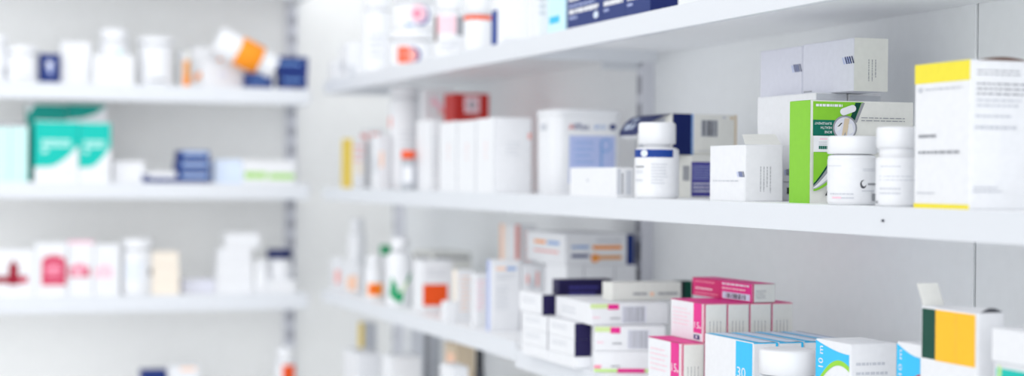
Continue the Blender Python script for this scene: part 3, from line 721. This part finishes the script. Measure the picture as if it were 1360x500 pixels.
for lab_ in ('pink-topped white carton directly behind the lowest 15 mg carton', 'pink-topped white carton at the back of the bottom row of 15 mg cartons'):
    carton_at('medicine_carton', lab_, 'box', Vector((xx+q['wx']*0.95, q['p'].y+q['wy']/2, ZN)), 0, q['wx']*1.9, q['wy'], q['h'], R=pk_R, T=PT, group=G)
    xx += q['wx']*1.9+0.001
zq = q['top']
Rc('medicine_carton', 'white carton with a pink 15 mg stripe and navy square, front of the upper row', 891, 935, 964, 404, 0.04, zq+0.0003, L=p15b, R=pk_R, T=PT, group=G, ym=430)
i = LAST['r']; xx = i['p'].x+i['wx']+0.0012
for lab_ in ('white pink-edged carton end, second in the upper row under the pink carton', 'white pink-edged carton end, third in the upper row under the pink carton', 'white pink-edged carton end, rightmost in the upper row against the wall'):
    carton_at('medicine_carton', lab_, 'box', Vector((xx+i['wx']/2, i['p'].y+i['wy']/2, zq+0.0003)), 0, i['wx'], i['wy'], i['h']-0.0005, R=pk_R, T=PT, group=G)
    xx += i['wx']+0.0012
zp = i['top']
def pkbig(p):
    p.rect(0, 0, 1, 1, 'pink'); p.rect(0, 0, 0.50, 1, 'magenta'); p.rect(0.52, 0.06, 0.97, 0.42, 'paleblue'); p.barcode(0.58, 0.1, 0.9, 0.36, 'dgrey')
    p.lines(0.06, 0.35, 0.35, 0.5, 1, 'ppink', 0.6, 0.0, 2); p.lines(0.06, 0.1, 0.45, 0.24, 1, 'lrose', 0.5, 0.0, 3); p.lines(0.05, 0.75, 0.4, 0.9, 1, 'lrose', 0.5, 0.0, 4); p.lines(0.52, 0.78, 0.96, 0.93, 1, 'white', 0.6, 0.0, 5); p.lines(0.52, 0.55, 0.9, 0.68, 1, 'ppink', 0.6, 0.0, 6)
Rc('medicine_carton', 'bright pink carton with a barcode lying on top of the white pink-edged cartons', 920, 999, 1030, 378, 0.115, zp+0.0003, th=3, col='offwhite', L=pkbig, R=lambda p: (p.lines(0.15, 0.2, 0.6, 0.7, 6, 'grey', 0.3), p.rect(0, 0, 0.06, 1, 'magenta')), T=PT, ym=390)

# stack of white cartons with navy ends and barcodes
G = 'white cartons with barcodes and green and pink labels'
def bc_R(bar, strip_top=True):
    def f(p):
        if strip_top:
            p.rect(0.0, 0.78, 0.25, 0.985, 'plime'); p.rect(0.22, 0.72, 0.36, 0.97, 'pink')
        else:
            p.rect(0.0, 0.04, 1, 0.18, 'pgreen'); p.rect(0.34, 0.02, 0.74, 0.2, 'pink'); p.rect(0.0, 0.2, 0.1, 0.36, 'lrose')
        p.lines(0.25, 0.25, 0.38, 0.36, 1, 'grey', 0.6, 0.0)
        if bar: p.rect(bar-0.02, 0.1, bar+0.29, 0.86, 'lav'); p.barcode(bar, 0.12, bar+0.27, 0.84, 'grey', 4)
        p.lines(0.03, 0.3, 0.12, 0.4, 1, 'lpink', 0.6, 0)
    return f
Rc('medicine_carton', 'barcode-stack white carton with a pink and pale green strip, bottom of three', 770, 789, 880, 467, -0.008, ZN, th=-18, wy=0.28, R=bc_R(None, False), group=G, ym=480)
zb1 = LAST['r']['top']
Rc('medicine_carton', 'barcoded white carton with a pink and green corner label, middle of three', 770, 790, 884, 434, -0.007, zb1+0.0003, th=-17, wy=0.28, R=bc_R(0.48), group=G, ym=450)
zs = LAST['r']['top']+0.0003
Rc('medicine_carton', 'barcoded white carton with a pink and green corner label, top of three', 738, 784, 888, 404, -0.008, zs, th=-4, L=lambda p: p.lines(0.2, 0.3, 0.6, 0.7, 2, 'lgrey', 0.3), R=bc_R(0.42), group=G, ym=415)
zt3 = LAST['r']['top']
h0 = 0.0186; h1 = (zs-ZN-h0-0.0012)/2
NV = lambda p: p.rect(0, 0, 1, 1, 'ink')
wl = lambda p: (p.lines(0.15, 0.45, 0.75, 0.8, 2, 'lgrey', 0.3, 0.3, 4),)
G = 'navy-ended white cartons stacked on the lower shelf'
Rc('medicine_carton', 'flat white carton at the bottom of the navy-ended stack, near one', 728, 763, None, 0, -0.016, ZN, wx=0.030, h=h0, group=G, ym=480)
Rc('medicine_carton', 'flat white carton at the bottom of the navy-ended stack, far one', 693, 727, None, 0, -0.016, ZN, wx=0.030, h=h0, group=G, ym=470)
for k, a_ in enumerate(('lower', 'upper')):
    z = ZN+h0+0.0003+k*(h1+0.0003)
    Rc('medicine_carton', f'white carton with a navy end, {a_} near one of the navy-ended stack', 728, 763, None, 0, -0.016, z, wx=0.030, h=h1, L=wl, R=NV, group=G, ym=450)
    Rc('medicine_carton', f'white carton with grey print, {a_} far one of the navy-ended stack', 693, 727, None, 0, -0.016, z, wx=0.030, h=h1, L=wl, R=NV, group=G, ym=440)
Rc('medicine_carton', 'white carton with a navy end on top of the stack, left of the barcoded cartons', 690, 720, 739, 392, -0.012, zs, L=wl, R=NV, group=G, ym=405)
Rc('medicine_carton', 'dark purple carton lying behind the top barcoded carton on the lower shelf', 734, 742, 812, 372, 0.028, zs, col='ink', ym=385, L=NV, R=lambda p: (p.rect(0, 0, 1, 1, 'ink'), p.lines(0.2, 0.7, 0.75, 0.8, 1, 'purple', 0.7, 0), p.lines(0.2, 0.5, 0.7, 0.65, 1, 'purple', 0.6, 0)), T=NV)
Rc('medicine_carton', 'white carton with small grey print lying on the top barcoded carton', 800, 813, 905, 376, 0.05, zt3+0.0003, ym=388, col='offwhite', R=lambda p: (p.lines(0.3, 0.25, 0.5, 0.45, 1, 'grey', 0.7, 0, 3), p.disc(0.57, 0.35, 0.03, 0.12, 'peach'), p.lines(0.66, 0.25, 0.95, 0.45, 1, 'grey', 0.7, 0, 4)))
Rc('medicine_carton', 'dark green carton standing behind the white carton by the pink ones', 892, 898, 919, 374, 0.20, ZN, ym=388, col='dgrey', R=lambda p: (p.rect(0, 0, 1, 1, 'forest'), p.rect(0, 0, 0.5, 1, 'black')), T=lambda p: p.rect(0, 0, 1, 1, 'forest'))
# behind: white carton with orange and navy print on a row of plain ones
Rc('medicine_carton', 'plain white carton standing under the orange and navy printed carton', 724, 752, 845, 353, 0.12, ZL, ym=365, R=lambda p: (p.rect(0.24, 0.1, 0.25, 0.98, 'grey'), p.rect(0.68, 0.1, 0.69, 0.98, 'grey')))
i = LAST['r']
def on_R(p):
    p.rect(0.0, 0.0, 1, 1, 'white'); p.lines(0.5, 0.74, 0.92, 0.82, 1, 'grey', 0.5, 0, 3)
    p.lines(0.10, 0.5, 0.38, 0.62, 1, 'skyb', 0.8, 0, 4); p.rect(0.44, 0.5, 0.92, 0.62, 'orange'); p.lines(0.10, 0.2, 0.38, 0.34, 1, 'navy', 0.8, 0, 5); p.rect(0.44, 0.18, 0.92, 0.30, 'tan'); p.disc(0.48, 0.22, 0.07, 0.14, 'orange', 20, 0.5)
Rc('medicine_carton', 'long white carton with orange and navy print on its side, high on the lower shelf', 700, 751, 832, 311, 0.12, i['top']+0.0003, ym=330, L=lambda p: (p.rect(0.2, 0.62, 0.5, 0.72, 'orange'), p.rect(0.55, 0.62, 0.85, 0.72, 'skyb'), p.lines(0.2, 0.3, 0.85, 0.45, 1, 'salmon', 0.5)), R=on_R)
j = LAST['r']
carton_at('medicine_carton', 'narrow navy carton at the wall end of the orange and navy printed one', 'box', Vector((j['p'].x+j['wx']+0.001+0.007, j['p'].y+0.06, i['top']+0.0003)), 0, 0.014, 0.12, j['h']*0.97, 'navy', R=lambda p: p.rect(0, 0, 1, 1, 'navy'))
Rc('medicine_carton', 'white carton with vertical orange and red stripes behind the printed cartons', 664, 684, 712, 299, 0.16, ZL, ym=320, L=lambda p: (p.rect(0.0, 0, 0.25, 1, 'peach'), p.rect(0.4, 0.0, 0.5, 1, 'cream')), R=lambda p: (p.rect(0.0, 0.0, 0.22, 1, 'salmon'), p.lines(0.45, 0.4, 0.9, 0.95, 8, 'salmon', 0.4)))
Rc('medicine_carton', 'tall white carton with a blue edge and orange heading on the lower shelf', 647, 653, 691, 346, 0.03, ZL, ym=400, L=lambda p: p.rect(0, 0, 0.7, 1, 'lavblue'), R=lambda p: (p.rect(0.15, 0.86, 0.5, 0.9, 'peach'), p.rect(0.5, 0.86, 0.85, 0.9, 'skyb'), p.lines(0.15, 0.72, 0.85, 0.82, 3, 'lgrey', 0.3), p.lines(0.15, 0.3, 0.6, 0.65, 7, 'lgrey', 0.25)))
Rc('medicine_carton', 'white carton with two short pink bars behind the navy-ended stack', 686, 694, 734, 353, 0.09, ZL, ym=380, R=lambda p: (p.rect(0.12, 0.72, 0.2, 0.86, 'salmon'), p.rect(0.45, 0.68, 0.53, 0.9, 'salmon'), p.rect(0.26, 0.64, 0.36, 0.8, 'lgrey'), p.rect(0.86, 0.3, 0.9, 0.96, 'lgrey')))
Rc('medicine_carton', 'white carton with a cream side and orange lines, left of the blue-edged carton', 601, 607, 628, 359, 0.03, ZL, ym=390, L=lambda p: p.rect(0, 0, 1, 1, 'cream'), R=lambda p: p.lines(0.2, 0.2, 0.85, 0.9, 9, 'peach', 0.3))
Rc('medicine_carton', 'white carton with faint pink lines close beside the blue-edged carton', 626, 631, 648, 364, 0.03, ZL, ym=390, R=lambda p: p.lines(0.1, 0.3, 0.8, 0.9, 8, 'lpink', 0.35))
Rc('medicine_carton', 'white carton lying at the back of the lower shelf with grey marks on its side', 548, 575, 626, 336, 0.12, ZL, ym=350, col='offwhite', L=lambda p: p.lines(0.1, 0.8, 0.9, 0.95, 1, 'grey', 0.6, 0), R=lambda p: p.lines(0.05, 0.84, 0.95, 0.94, 1, 'grey', 0.7, 0, 6))
def og(p):
    p.rect(0.02, 0.12, 0.84, 0.54, 'orangered'); p.lines(0.15, 0.7, 0.8, 0.85, 2, 'lgrey', 0.3)
Rc('medicine_carton', 'white carton with a large orange-red square on the lower shelf', 548, 561, 601, 347, 0.035, ZL, ym=380, R=og)
Rc('medicine_carton', 'small blank white carton in front of the orange-red square', 586, 591, 608, 401, 0.004, ZL, ym=415)
def lab_gr(p):
    p.poly([(0.30, 0.05), (0.62, 0.0), (0.66, 0.35), (0.35, 0.30)], 'emerald'); p.poly([(0.12, 0.2), (0.28, 0.1), (0.45, 0.42), (0.2, 0.75)], 'emerald'); p.poly([(0.72, 0.55), (0.88, 0.62), (0.94, 0.9), (0.82, 0.75)], 'emerald'); p.poly([(0.55, 0.3), (0.6, 0.28), (0.8, 0.6), (0.75, 0.62)], 'pgreen')
bottle('medicine_bottle', 'white bottle with a green branching mark on the lower shelf', 'bottle', 'R', 531, 35, 316, 0.03, ZL, cap=0.17, capr=0.66, neck=0.03, neckr=0.6, lab=lab_gr, labv=(0.08, 0.72), sh=0.3)
bottle('medicine_bottle', 'white bottle with a green cap behind the green-marked bottle', 'bottle', 'R', 512, 17, 326, 0.12, ZL, cap=0.2, capr=0.9, capc='emerald')
bottle('medicine_bottle', 'tall slim white bottle at the back of the lower shelf near the corner', 'bottle', 'R', 474, 23, 290, 0.075, ZL, cap=0.2, capr=0.8, lab=lambda p: p.lines(0.3, 0.2, 0.8, 0.7, 5, 'lgrey', 0.2))
bottle('medicine_bottle', 'short white bottle with an orange label on the lower shelf near the corner', 'bottle', 'R', 497, 25, 340, 0.03, ZL, cap=0.22, capr=0.85, lab=lambda p: (p.rect(0.18, 0.1, 0.95, 0.52, 'orange', 8), p.rect(0.3, 0.2, 0.7, 0.42, 'orangered', 5)), labv=(0.05, 0.9))
Rc('medicine_carton', 'white carton with a peach mark between two bottles on the lower shelf', 458, 465, 480, 350, 0.02, ZL, ym=375, R=lambda p: p.rect(0.0, 0.12, 0.6, 0.6, 'peach'), L=lambda p: p.rect(0.4, 0.15, 1, 0.55, 'peach'))
Rc('medicine_carton', 'white carton with a pink mark at the far end of the lower shelf', 439, 445, 458, 343, 0.02, ZL, ym=375, R=lambda p: p.rect(0.0, 0.2, 0.5, 0.62, 'salmon'))

# ================================================================== RIGHT WALL, LOWEST SHELF
Rc('medicine_carton', 'white carton nearest the corner on the lowest right shelf', 456, 474, 506, 470, 0.03, ZB, ym=485)
Rc('medicine_carton', 'white carton second from the corner on the lowest right shelf', 507, 520, 560, 475, 0.03, ZB, ym=485)
Rc('medicine_carton', 'mustard-edged grey carton at the back of the lowest right shelf', 476, 483, 500, 430, 0.09, ZB, ym=450, col='lgrey', L=lambda p: p.rect(0, 0, 1, 1, 'mustard'))
Rc('medicine_carton', 'tall grey carton at the back of the lowest right shelf', 545, 562, 584, 440, 0.15, ZB, ym=460, col='lgrey', R=lambda p: (p.rect(0.1, 0, 0.4, 1, 'grey'), p.rect(0.7, 0, 1, 1, 'silver')))
Rc('medicine_carton', 'beige carton beside the dark bottle on the lowest right shelf', 590, 606, 631, 459, 0.10, ZB, ym=475, col='beige', L=lambda p: p.rect(0.2, 0.3, 0.9, 0.9, 'peach'))
bottle('medicine_bottle', 'small dark bottle on the lowest right shelf', 'bottle', 'R', 637, 13, 464, 0.10, ZB, cap=0.2, capr=0.8, body='dgrey', capc='black', lab=lambda p: None, labc='dgrey', labv=(0.2, 0.8))
Rc('medicine_carton', 'low white carton beside the grey carton on the lowest right shelf', 584, 600, 622, 488, 0.02, ZB, ym=495)

# ================================================================== BACK WALL, SHELF WITH THE TIPPED BOTTLE
bottle('medicine_jar', 'white jar cut off by the left edge of the picture on the back wall shelf', 'jar', 'L', -6, 30, 46, 0.06, LT, cap=0.25, lab=lambda p: p.rect(0.85, 0.1, 0.95, 0.4, 'grey', 2))
bottle('medicine_jar', 'white jar left of the small navy carton on the back wall shelf', 'jar', 'L', 30, 40, 62, 0.05, LT, cap=0.22, lab=lambda p: p.rect(0.3, 0.05, 0.7, 0.15, 'lgrey', 5))
Lc('medicine_carton', 'small navy carton with a pale emblem between white jars on the back wall shelf', 53, 79, 71, 0.03, LT, 0.05, col='navy', F=lambda p: (p.rect(0, 0, 1, 1, 'navy'), p.poly([(0.3, 0.75), (0.7, 0.75), (0.6, 0.3), (0.45, 0.3)], 'lavblue'), p.rect(0.35, 0.55, 0.6, 0.7, 'white')))
Lc('medicine_carton', 'tall white carton right of the small navy carton on the back wall shelf', 81, 120, 55, 0.05, LT, 0.06)
bottle('medicine_jar', 'white jar with a stepped lid above the teal cartons on the back wall shelf', 'jar', 'L', 151, 40, 39, 0.08, LT, cap=0.24, capr=0.9, lab=lambda p: p.rect(0.6, 0.75, 0.75, 0.9, 'mint', 2))
Lc('medicine_carton', 'low white carton in front of the jar with the stepped lid', 124, 178, 72, 0.012, LT, 0.022)
bottle('medicine_jar', 'large white tub with a small grey line of print on the back wall shelf', 'jar', 'L', 207, 44, 50, 0.06, LT, cap=0.16, capr=1.05, lab=lambda p: p.rect(0.3, 0.02, 0.8, 0.09, 'grey', 6))
Lc('medicine_carton', 'narrow carton with an orange-brown side next to the white tub on the back wall', 238, 252, 68, 0.05, LT, 0.07, F=lambda p: (p.rect(0, 0, 0.45, 1, 'lgrey'), p.rect(0.35, 0, 1, 0.75, 'tan'), p.rect(0.4, 0, 1, 0.3, 'orange')), col='offwhite')
Lc('medicine_carton', 'white carton with a slanting orange line under the tipped bottle', 254, 298, 62, 0.09, LT, 0.06, F=lambda p: p.poly([(0.1, 0.15), (0.1, 0.3), (0.95, 0.8), (0.95, 0.62)], 'orange'))
Lc('medicine_carton', 'low white carton below the tipped bottle on the back wall shelf', 268, 325, 80, 0.07, LT, 0.018, F=lambda p: p.rect(0.4, 0.4, 0.6, 0.6, 'lav'))
NVf = lambda p: (p.rect(0, 0, 1, 1, 'navy'), p.lines(0.15, 0.4, 0.8, 0.7, 1, 'skyb', 0.5, 0))
Lc('medicine_carton', 'small navy carton below the tipped bottle on the back wall shelf', 327, 362, 97, 0.015, LT, 0.05, col='navy', F=NVf)
Lc('medicine_carton', 'navy carton under another navy carton at the right end of the back wall shelf', 371, 408, 96, 0.012, LT, 0.05, col='navy', F=NVf)
i = LAST['l']
Lc('medicine_carton', 'navy carton stacked on another at the right end of the back wall shelf', 364, 409, 75, 0.012, i['top']+0.0003, 0.05, col='navy', F=NVf)
# the tipped bottle leans across the cartons
pa = on_y(287, 52, YF+0.028); pb_ = on_y(364, 91, YF+0.028)
ax = (pb_-pa); Lb = ax.length; rb = 19.5*proj(pa)[2]/F_PX
root = empty('medicine_bottle', pa); root.rotation_euler = ax.to_track_quat('Z', 'Y').to_euler()
tag(root, 'white bottle with an orange label tipped over onto navy cartons on the back wall shelf', 'bottle')
mb = MB(); mb.lathe([(rb*0.9, 0), (rb, rb*0.12), (rb, Lb*0.74), (rb*0.9, Lb*0.80), (rb*0.8, Lb*0.82)], MP('white')); mb.build('body', root)
mb = MB(); mb.lathe([(rb*1.003, Lb*0.36), (rb*1.012, Lb*0.362), (rb*1.012, Lb*0.738), (rb*1.003, Lb*0.74)], M('orange')); o = mb.build('label', root); o['label'] = 'orange label'
mb = MB(); mb.lathe([(rb*0.85, Lb*0.81), (rb*0.88, Lb*0.82), (rb*0.88, Lb*0.97), (rb*0.8, Lb)], MP('white'), n=64, rib=rb*0.012, rz=(Lb*0.815, Lb*0.96)); mb.build('cap', root)

# ================================================================== BACK WALL, SHELF WITH THE TEAL CARTONS
def mintf(p):
    p.rect(0, 0, 1, 0.93, 'mint'); p.lines(0.05, 0.93, 0.95, 1.0, 1, 'grey', 0.9, 0, 3)
G = 'pale mint cartons beside the teal ones'
Lc('medicine_carton', 'pale mint carton right beside the teal cartons on the back wall shelf', 14, 37, 164, 0.03, LM, 0.07, F=mintf, group=G)
Lc('medicine_carton', 'pale mint carton at the left edge of the picture on the back wall shelf', -10, 13, 164, 0.03, LM, 0.07, F=mintf, group=G)
def tealf(p):
    N = 12; p.rect(0, 0, 1, 1, 'white')
    q = [(k/N, 0.24+0.02*k/N+0.34*max(0, (k/N-0.35)/0.65)**1.6) for k in range(N+1)]
    p.strip(q, [(u, 0.985) for u, v in q], 'teal'); p.lines(0.16, 0.56, 0.85, 0.7, 2, 'mint', 0.6, 0.15, 3); p.rect(0.16, 0.48, 0.3, 0.53, 'mint'); p.rect(0.75, 0.1, 0.8, 0.2, 'lgrey')
G = 'teal and white cartons on the back wall shelf'
Lc('medicine_carton', 'teal carton with a white curved foot, left one of the front pair', 46, 104, 160, 0.015, LM, 0.045, F=tealf, L=lambda p: p.rect(0, 0, 1, 1, 'dteal'), group=G)
Lc('medicine_carton', 'teal carton with a white curved foot, right one of the front pair', 105, 147, 162, 0.015, LM, 0.045, F=tealf, L=lambda p: p.rect(0, 0, 1, 1, 'dteal'), group=G)
def tealb(p):
    p.rect(0, 0, 1, 1, 'white'); N = 10
    q = [(k/N, 0.02+0.98*max(0, (k/N-0.55)/0.45)**1.8*0.85) for k in range(N+1)]
    p.strip([(0.0, 0.0)]+[(u, min(0.97, v+0.7*max(0, (u-0.2)))) for u, v in q], [(0.0, 0.55)]+[(u, 0.985) for u, v in q], 'dteal')
    p.rect(0, 0, 0.3, 0.88, 'dteal'); p.rect(0.3, 0.5, 0.72, 0.985, 'dteal'); p.rect(0.0, 0.9, 0.12, 1.0, 'white')
Lc('medicine_carton', 'tall dark teal carton behind the front pair, left half', 36, 88, 138, 0.075, LM, 0.06, col='white', F=lambda p: (p.rect(0, 0, 1, 0.995, 'dteal'), p.poly([(0, 0.86), (0.22, 1.0), (0, 1.0)], 'white')), L=lambda p: p.rect(0, 0, 1, 1, 'dteal'), group=G)
Lc('medicine_carton', 'tall dark teal carton behind the front pair, right half with white corner', 89, 141, 138, 0.075, LM, 0.06, col='white', F=lambda p: (p.strip([(0, 0.80), (0.4, 0.82), (0.7, 0.87), (0.88, 0.93), (1, 0.99)], [(0, 0.995), (0.4, 0.995), (0.7, 0.995), (0.88, 0.995), (1, 0.996)], 'dteal')), group=G)
Lc('medicine_carton', 'low white carton between the teal and navy cartons on the back wall shelf', 150, 192, 214, 0.05, LM, 0.05)
nst = lambda p: (p.rect(0, 0, 1, 1, 'navy'), p.rect(0.14, 0.5, 0.96, 0.92, 'skyb'), p.lines(0.2, 0.6, 0.9, 0.85, 1, 'lav', 0.6, 0))
Lc('medicine_carton', 'flat navy and white carton lying left of the navy stack on the back wall shelf', 189, 234, 228, 0.02, LM, 0.05, col='white', F=lambda p: (p.rect(0, 0, 1, 0.45, 'navy'), p.rect(0, 0, 0.2, 0.7, 'navy')))
G = 'stack of navy striped cartons'
z = LM
hh = solve_h(on_y(236, 220, YF+0.02)*1.0-Vector((0, 0, on_y(236, 220, YF+0.02).z-LM)), 200)/3
for k, w_ in enumerate(('bottom', 'middle', 'top')):
    Lc('medicine_carton', f'navy carton with a pale stripe, {w_} one of the stack of three', 236+(k == 2)*2, 279-(k == 2)*1, 0, 0.02, z, 0.06, h=hh-0.0003, col='navy', F=nst, group=G)
    z += hh
Lc('medicine_carton', 'low white carton right of the navy stack on the back wall shelf', 284, 322, 212, 0.05, LM, 0.05, col='paleblue')
Lc('medicine_carton', 'long white carton with lime green lettering on the back wall shelf', 323, 392, 213, 0.02, LM, 0.05, F=lambda p: (p.lines(0.03, 0.12, 0.45, 0.48, 1, 'lime', 0.8, 0, 3), p.lines(0.50, 0.12, 0.98, 0.42, 1, 'lime', 0.8, 0, 5)))

# ================================================================== BACK WALL, SHELF WITH THE RED LABELS
Lc('medicine_carton', 'white carton with a dark red cross at the left edge of the picture', -14, 46, 332, 0.02, LL, 0.06, F=lambda p: (p.rect(0.42, 0.24, 0.64, 0.68, 'wine'), p.rect(0.1, 0.28, 0.85, 0.44, 'wine'), p.poly([(0.46, 0.68), (0.6, 0.68), (0.53, 0.8)], 'wine'), p.rect(0.66, 0.3, 0.84, 0.4, 'rose')))
def redlab(c1, c2, a=0.2):
    def f(p):
        p.rect(a, 0.2, 0.97, 0.66, c1); p.disc(0.58, 0.66, 0.37, 0.11, c1); p.disc(0.57, 0.48, 0.27, 0.09, c2); p.rect(a+0.1, 0.27, 0.88, 0.30, c2); p.rect(a+0.12, 0.60, 0.85, 0.64, c2)
    return f
Lc('medicine_carton', 'white carton with a bold rose-red label on the back wall shelf', 47, 89, 323, 0.015, LL, 0.06, F=redlab('rose', 'lrose'))
Lc('medicine_carton', 'white carton with a smaller pink label and pink top edge on the back wall shelf', 90, 124, 320, 0.02, LL, 0.06, F=lambda p: (p.rect(0, 0.94, 1, 1, 'lpink'), p.rect(0.05, 0.34, 0.85, 0.52, 'rose'), p.disc(0.45, 0.5, 0.3, 0.08, 'lrose'), p.rect(0.15, 0.38, 0.6, 0.46, 'lpink')))
Lc('medicine_carton', 'white carton with a pale pink label, right of the other red-labelled ones', 125, 159, 325, 0.02, LL, 0.06, F=lambda p: (p.rect(0.05, 0.34, 0.72, 0.52, 'lpink'), p.disc(0.42, 0.5, 0.3, 0.1, 'lpink'), p.rect(0.2, 0.38, 0.55, 0.5, 'ppink')))
bottle('medicine_jar', 'white jar with a wide lid and pale label on the back wall shelf', 'jar', 'L', 182, 41, 317, 0.05, LL, cap=0.2, capr=1.0, lab=lambda p: (p.lines(0.15, 0.3, 0.7, 0.8, 4, 'paleblue', 0.5), p.rect(0.88, 0.42, 0.99, 0.62, 'dgrey', 2)))
G = 'cream cartons stacked on the back wall shelf'
z = LL; p_ = on_y(204, 360, YF+0.03); p_.z = LL; hh = solve_h(p_, 335)/3
for k, w_ in enumerate(('bottom', 'middle', 'top')):
    Lc('medicine_carton', f'cream carton, {w_} one of the short stack beside the wide-lidded jar', 204, 238-(k == 2), 0, 0.03, z, 0.06, h=hh-0.0003, col='cream', group=G); z += hh
Lc('medicine_carton', 'faint low white carton in the middle of the red-label shelf', 242, 286, 372, 0.08, LL, 0.04, col='lav')
G = 'white cartons in the tall stack on the back wall shelf'
z = LL; p_ = on_y(292, 360, YF+0.03); p_.z = LL; hs_ = solve_h(p_, 330)/3
for k, w_ in enumerate(('bottom', 'second', 'third')):
    Lc('medicine_carton', f'white carton, {w_} from below in the tall stack right of the cream cartons', 291+k, 336-k, 0, 0.03, z, 0.07, h=hs_-0.0003, group=G); z += hs_
Lc('medicine_carton', 'white carton on top of the tall white stack on the back wall shelf', 300, 345, 310, 0.03, z, 0.06, group=G)
bottle('medicine_jar', 'small plain white jar between the tall stack and the navy-capped jar', 'jar', 'L', 348, 20, 346, 0.03, LL, cap=0.22)
bottle('medicine_jar', 'white jar with a flat navy cap at the right end of the red-label shelf', 'jar', 'L', 371, 32, 331, 0.05, LL, cap=0.22, capr=1.05, capc='dnavy', lab=lambda p: None)
Lc('medicine_carton', 'low white carton at the right end of the red-label shelf', 356, 392, 372, 0.005, LL, 0.02)
# ================================================================== BACK WALL, LOWEST SHELF
bottle('medicine_bottle', 'white bottle with an orange label on the lowest back wall shelf', 'bottle', 'L', 379, 27, 462, 0.05, LB, cap=0.25, capr=0.9, lab=lambda p: (p.rect(0.35, 0.45, 0.95, 1, 'orangered', 6), p.rect(0.4, 0.1, 0.98, 0.45, 'navy', 5)))
Lc('medicine_carton', 'white carton with a peach stripe on the lowest back wall shelf', 223, 264, 487, 0.05, LB, 0.05, F=lambda p: p.rect(0.4, 0.86, 0.9, 0.95, 'peach'))
Lc('medicine_carton', 'navy carton left of the peach-striped one on the lowest back wall shelf', 188, 221, 493, 0.05, LB, 0.05, col='navy', F=lambda p: p.rect(0, 0, 1, 1, 'navy'))

# ------------------------------------------------------------------ light and camera
w = bpy.data.worlds.new('World'); SC.world = w; w.use_nodes = True
# soft surroundings: an open white room, with extra brightness added towards -Y as fill for faces turned that way
nt = w.node_tree; bg = nt.nodes['Background']
tc = nt.nodes.new('ShaderNodeTexCoord'); sp = nt.nodes.new('ShaderNodeSeparateXYZ'); mr = nt.nodes.new('ShaderNodeMapRange')
nt.links.new(tc.outputs['Generated'], sp.inputs[0]); nt.links.new(sp.outputs['Y'], mr.inputs['Value'])
mr.inputs['From Min'].default_value = -1.0; mr.inputs['From Max'].default_value = 0.1
mr.inputs['To Min'].default_value = 2.05; mr.inputs['To Max'].default_value = 0.83
mr.interpolation_type = 'SMOOTHSTEP'
bg.inputs[0].default_value = (0.955, 0.975, 1.0, 1); nt.links.new(mr.outputs[0], bg.inputs[1])
def area(name, loc, rot, sx, sy, e, c=(1, 0.99, 0.97)):
    l = bpy.data.lights.new(name, 'AREA'); l.shape = 'RECTANGLE'; l.size = sx; l.size_y = sy; l.energy = e; l.color = c
    o = bpy.data.objects.new(name, l); COL.objects.link(o); o.location = loc; o.rotation_euler = [math.radians(a) for a in rot]
    return o
area('overhead_light', (-0.9, 0.4, 2.75), (0, 0, 0), 1.4, 1.4, 4)
area('overhead_light', (-0.4, 2.8, 2.75), (0, 0, 0), 1.2, 1.2, 6)
area('overhead_light', (-0.6, -1.0, 2.6), (45, 0, -15), 1.8, 1.2, 4)  # tilted fill added behind the camera to brighten faces turned to it
cam = bpy.data.cameras.new('camera'); co = bpy.data.objects.new('camera', cam); COL.objects.link(co)
Rm = Matrix((CR, CU, -CF)).transposed().to_4x4(); Rm.translation = CAM
co.matrix_world = Rm
cam.sensor_fit = 'HORIZONTAL'; cam.sensor_width = 36; cam.lens = F_PX/1360*36
cam.clip_start = 0.05
cam.dof.use_dof = True; cam.dof.focus_distance = 2.22; cam.dof.aperture_fstop = 2.35
SC.camera = co
vs = SC.view_settings
vs.view_transform = 'Standard'; vs.look = 'None'; vs.gamma = 1; vs.exposure = 0.05; vs.use_curve_mapping = False
SC.cycles.max_bounces = 8; SC.cycles.diffuse_bounces = 6
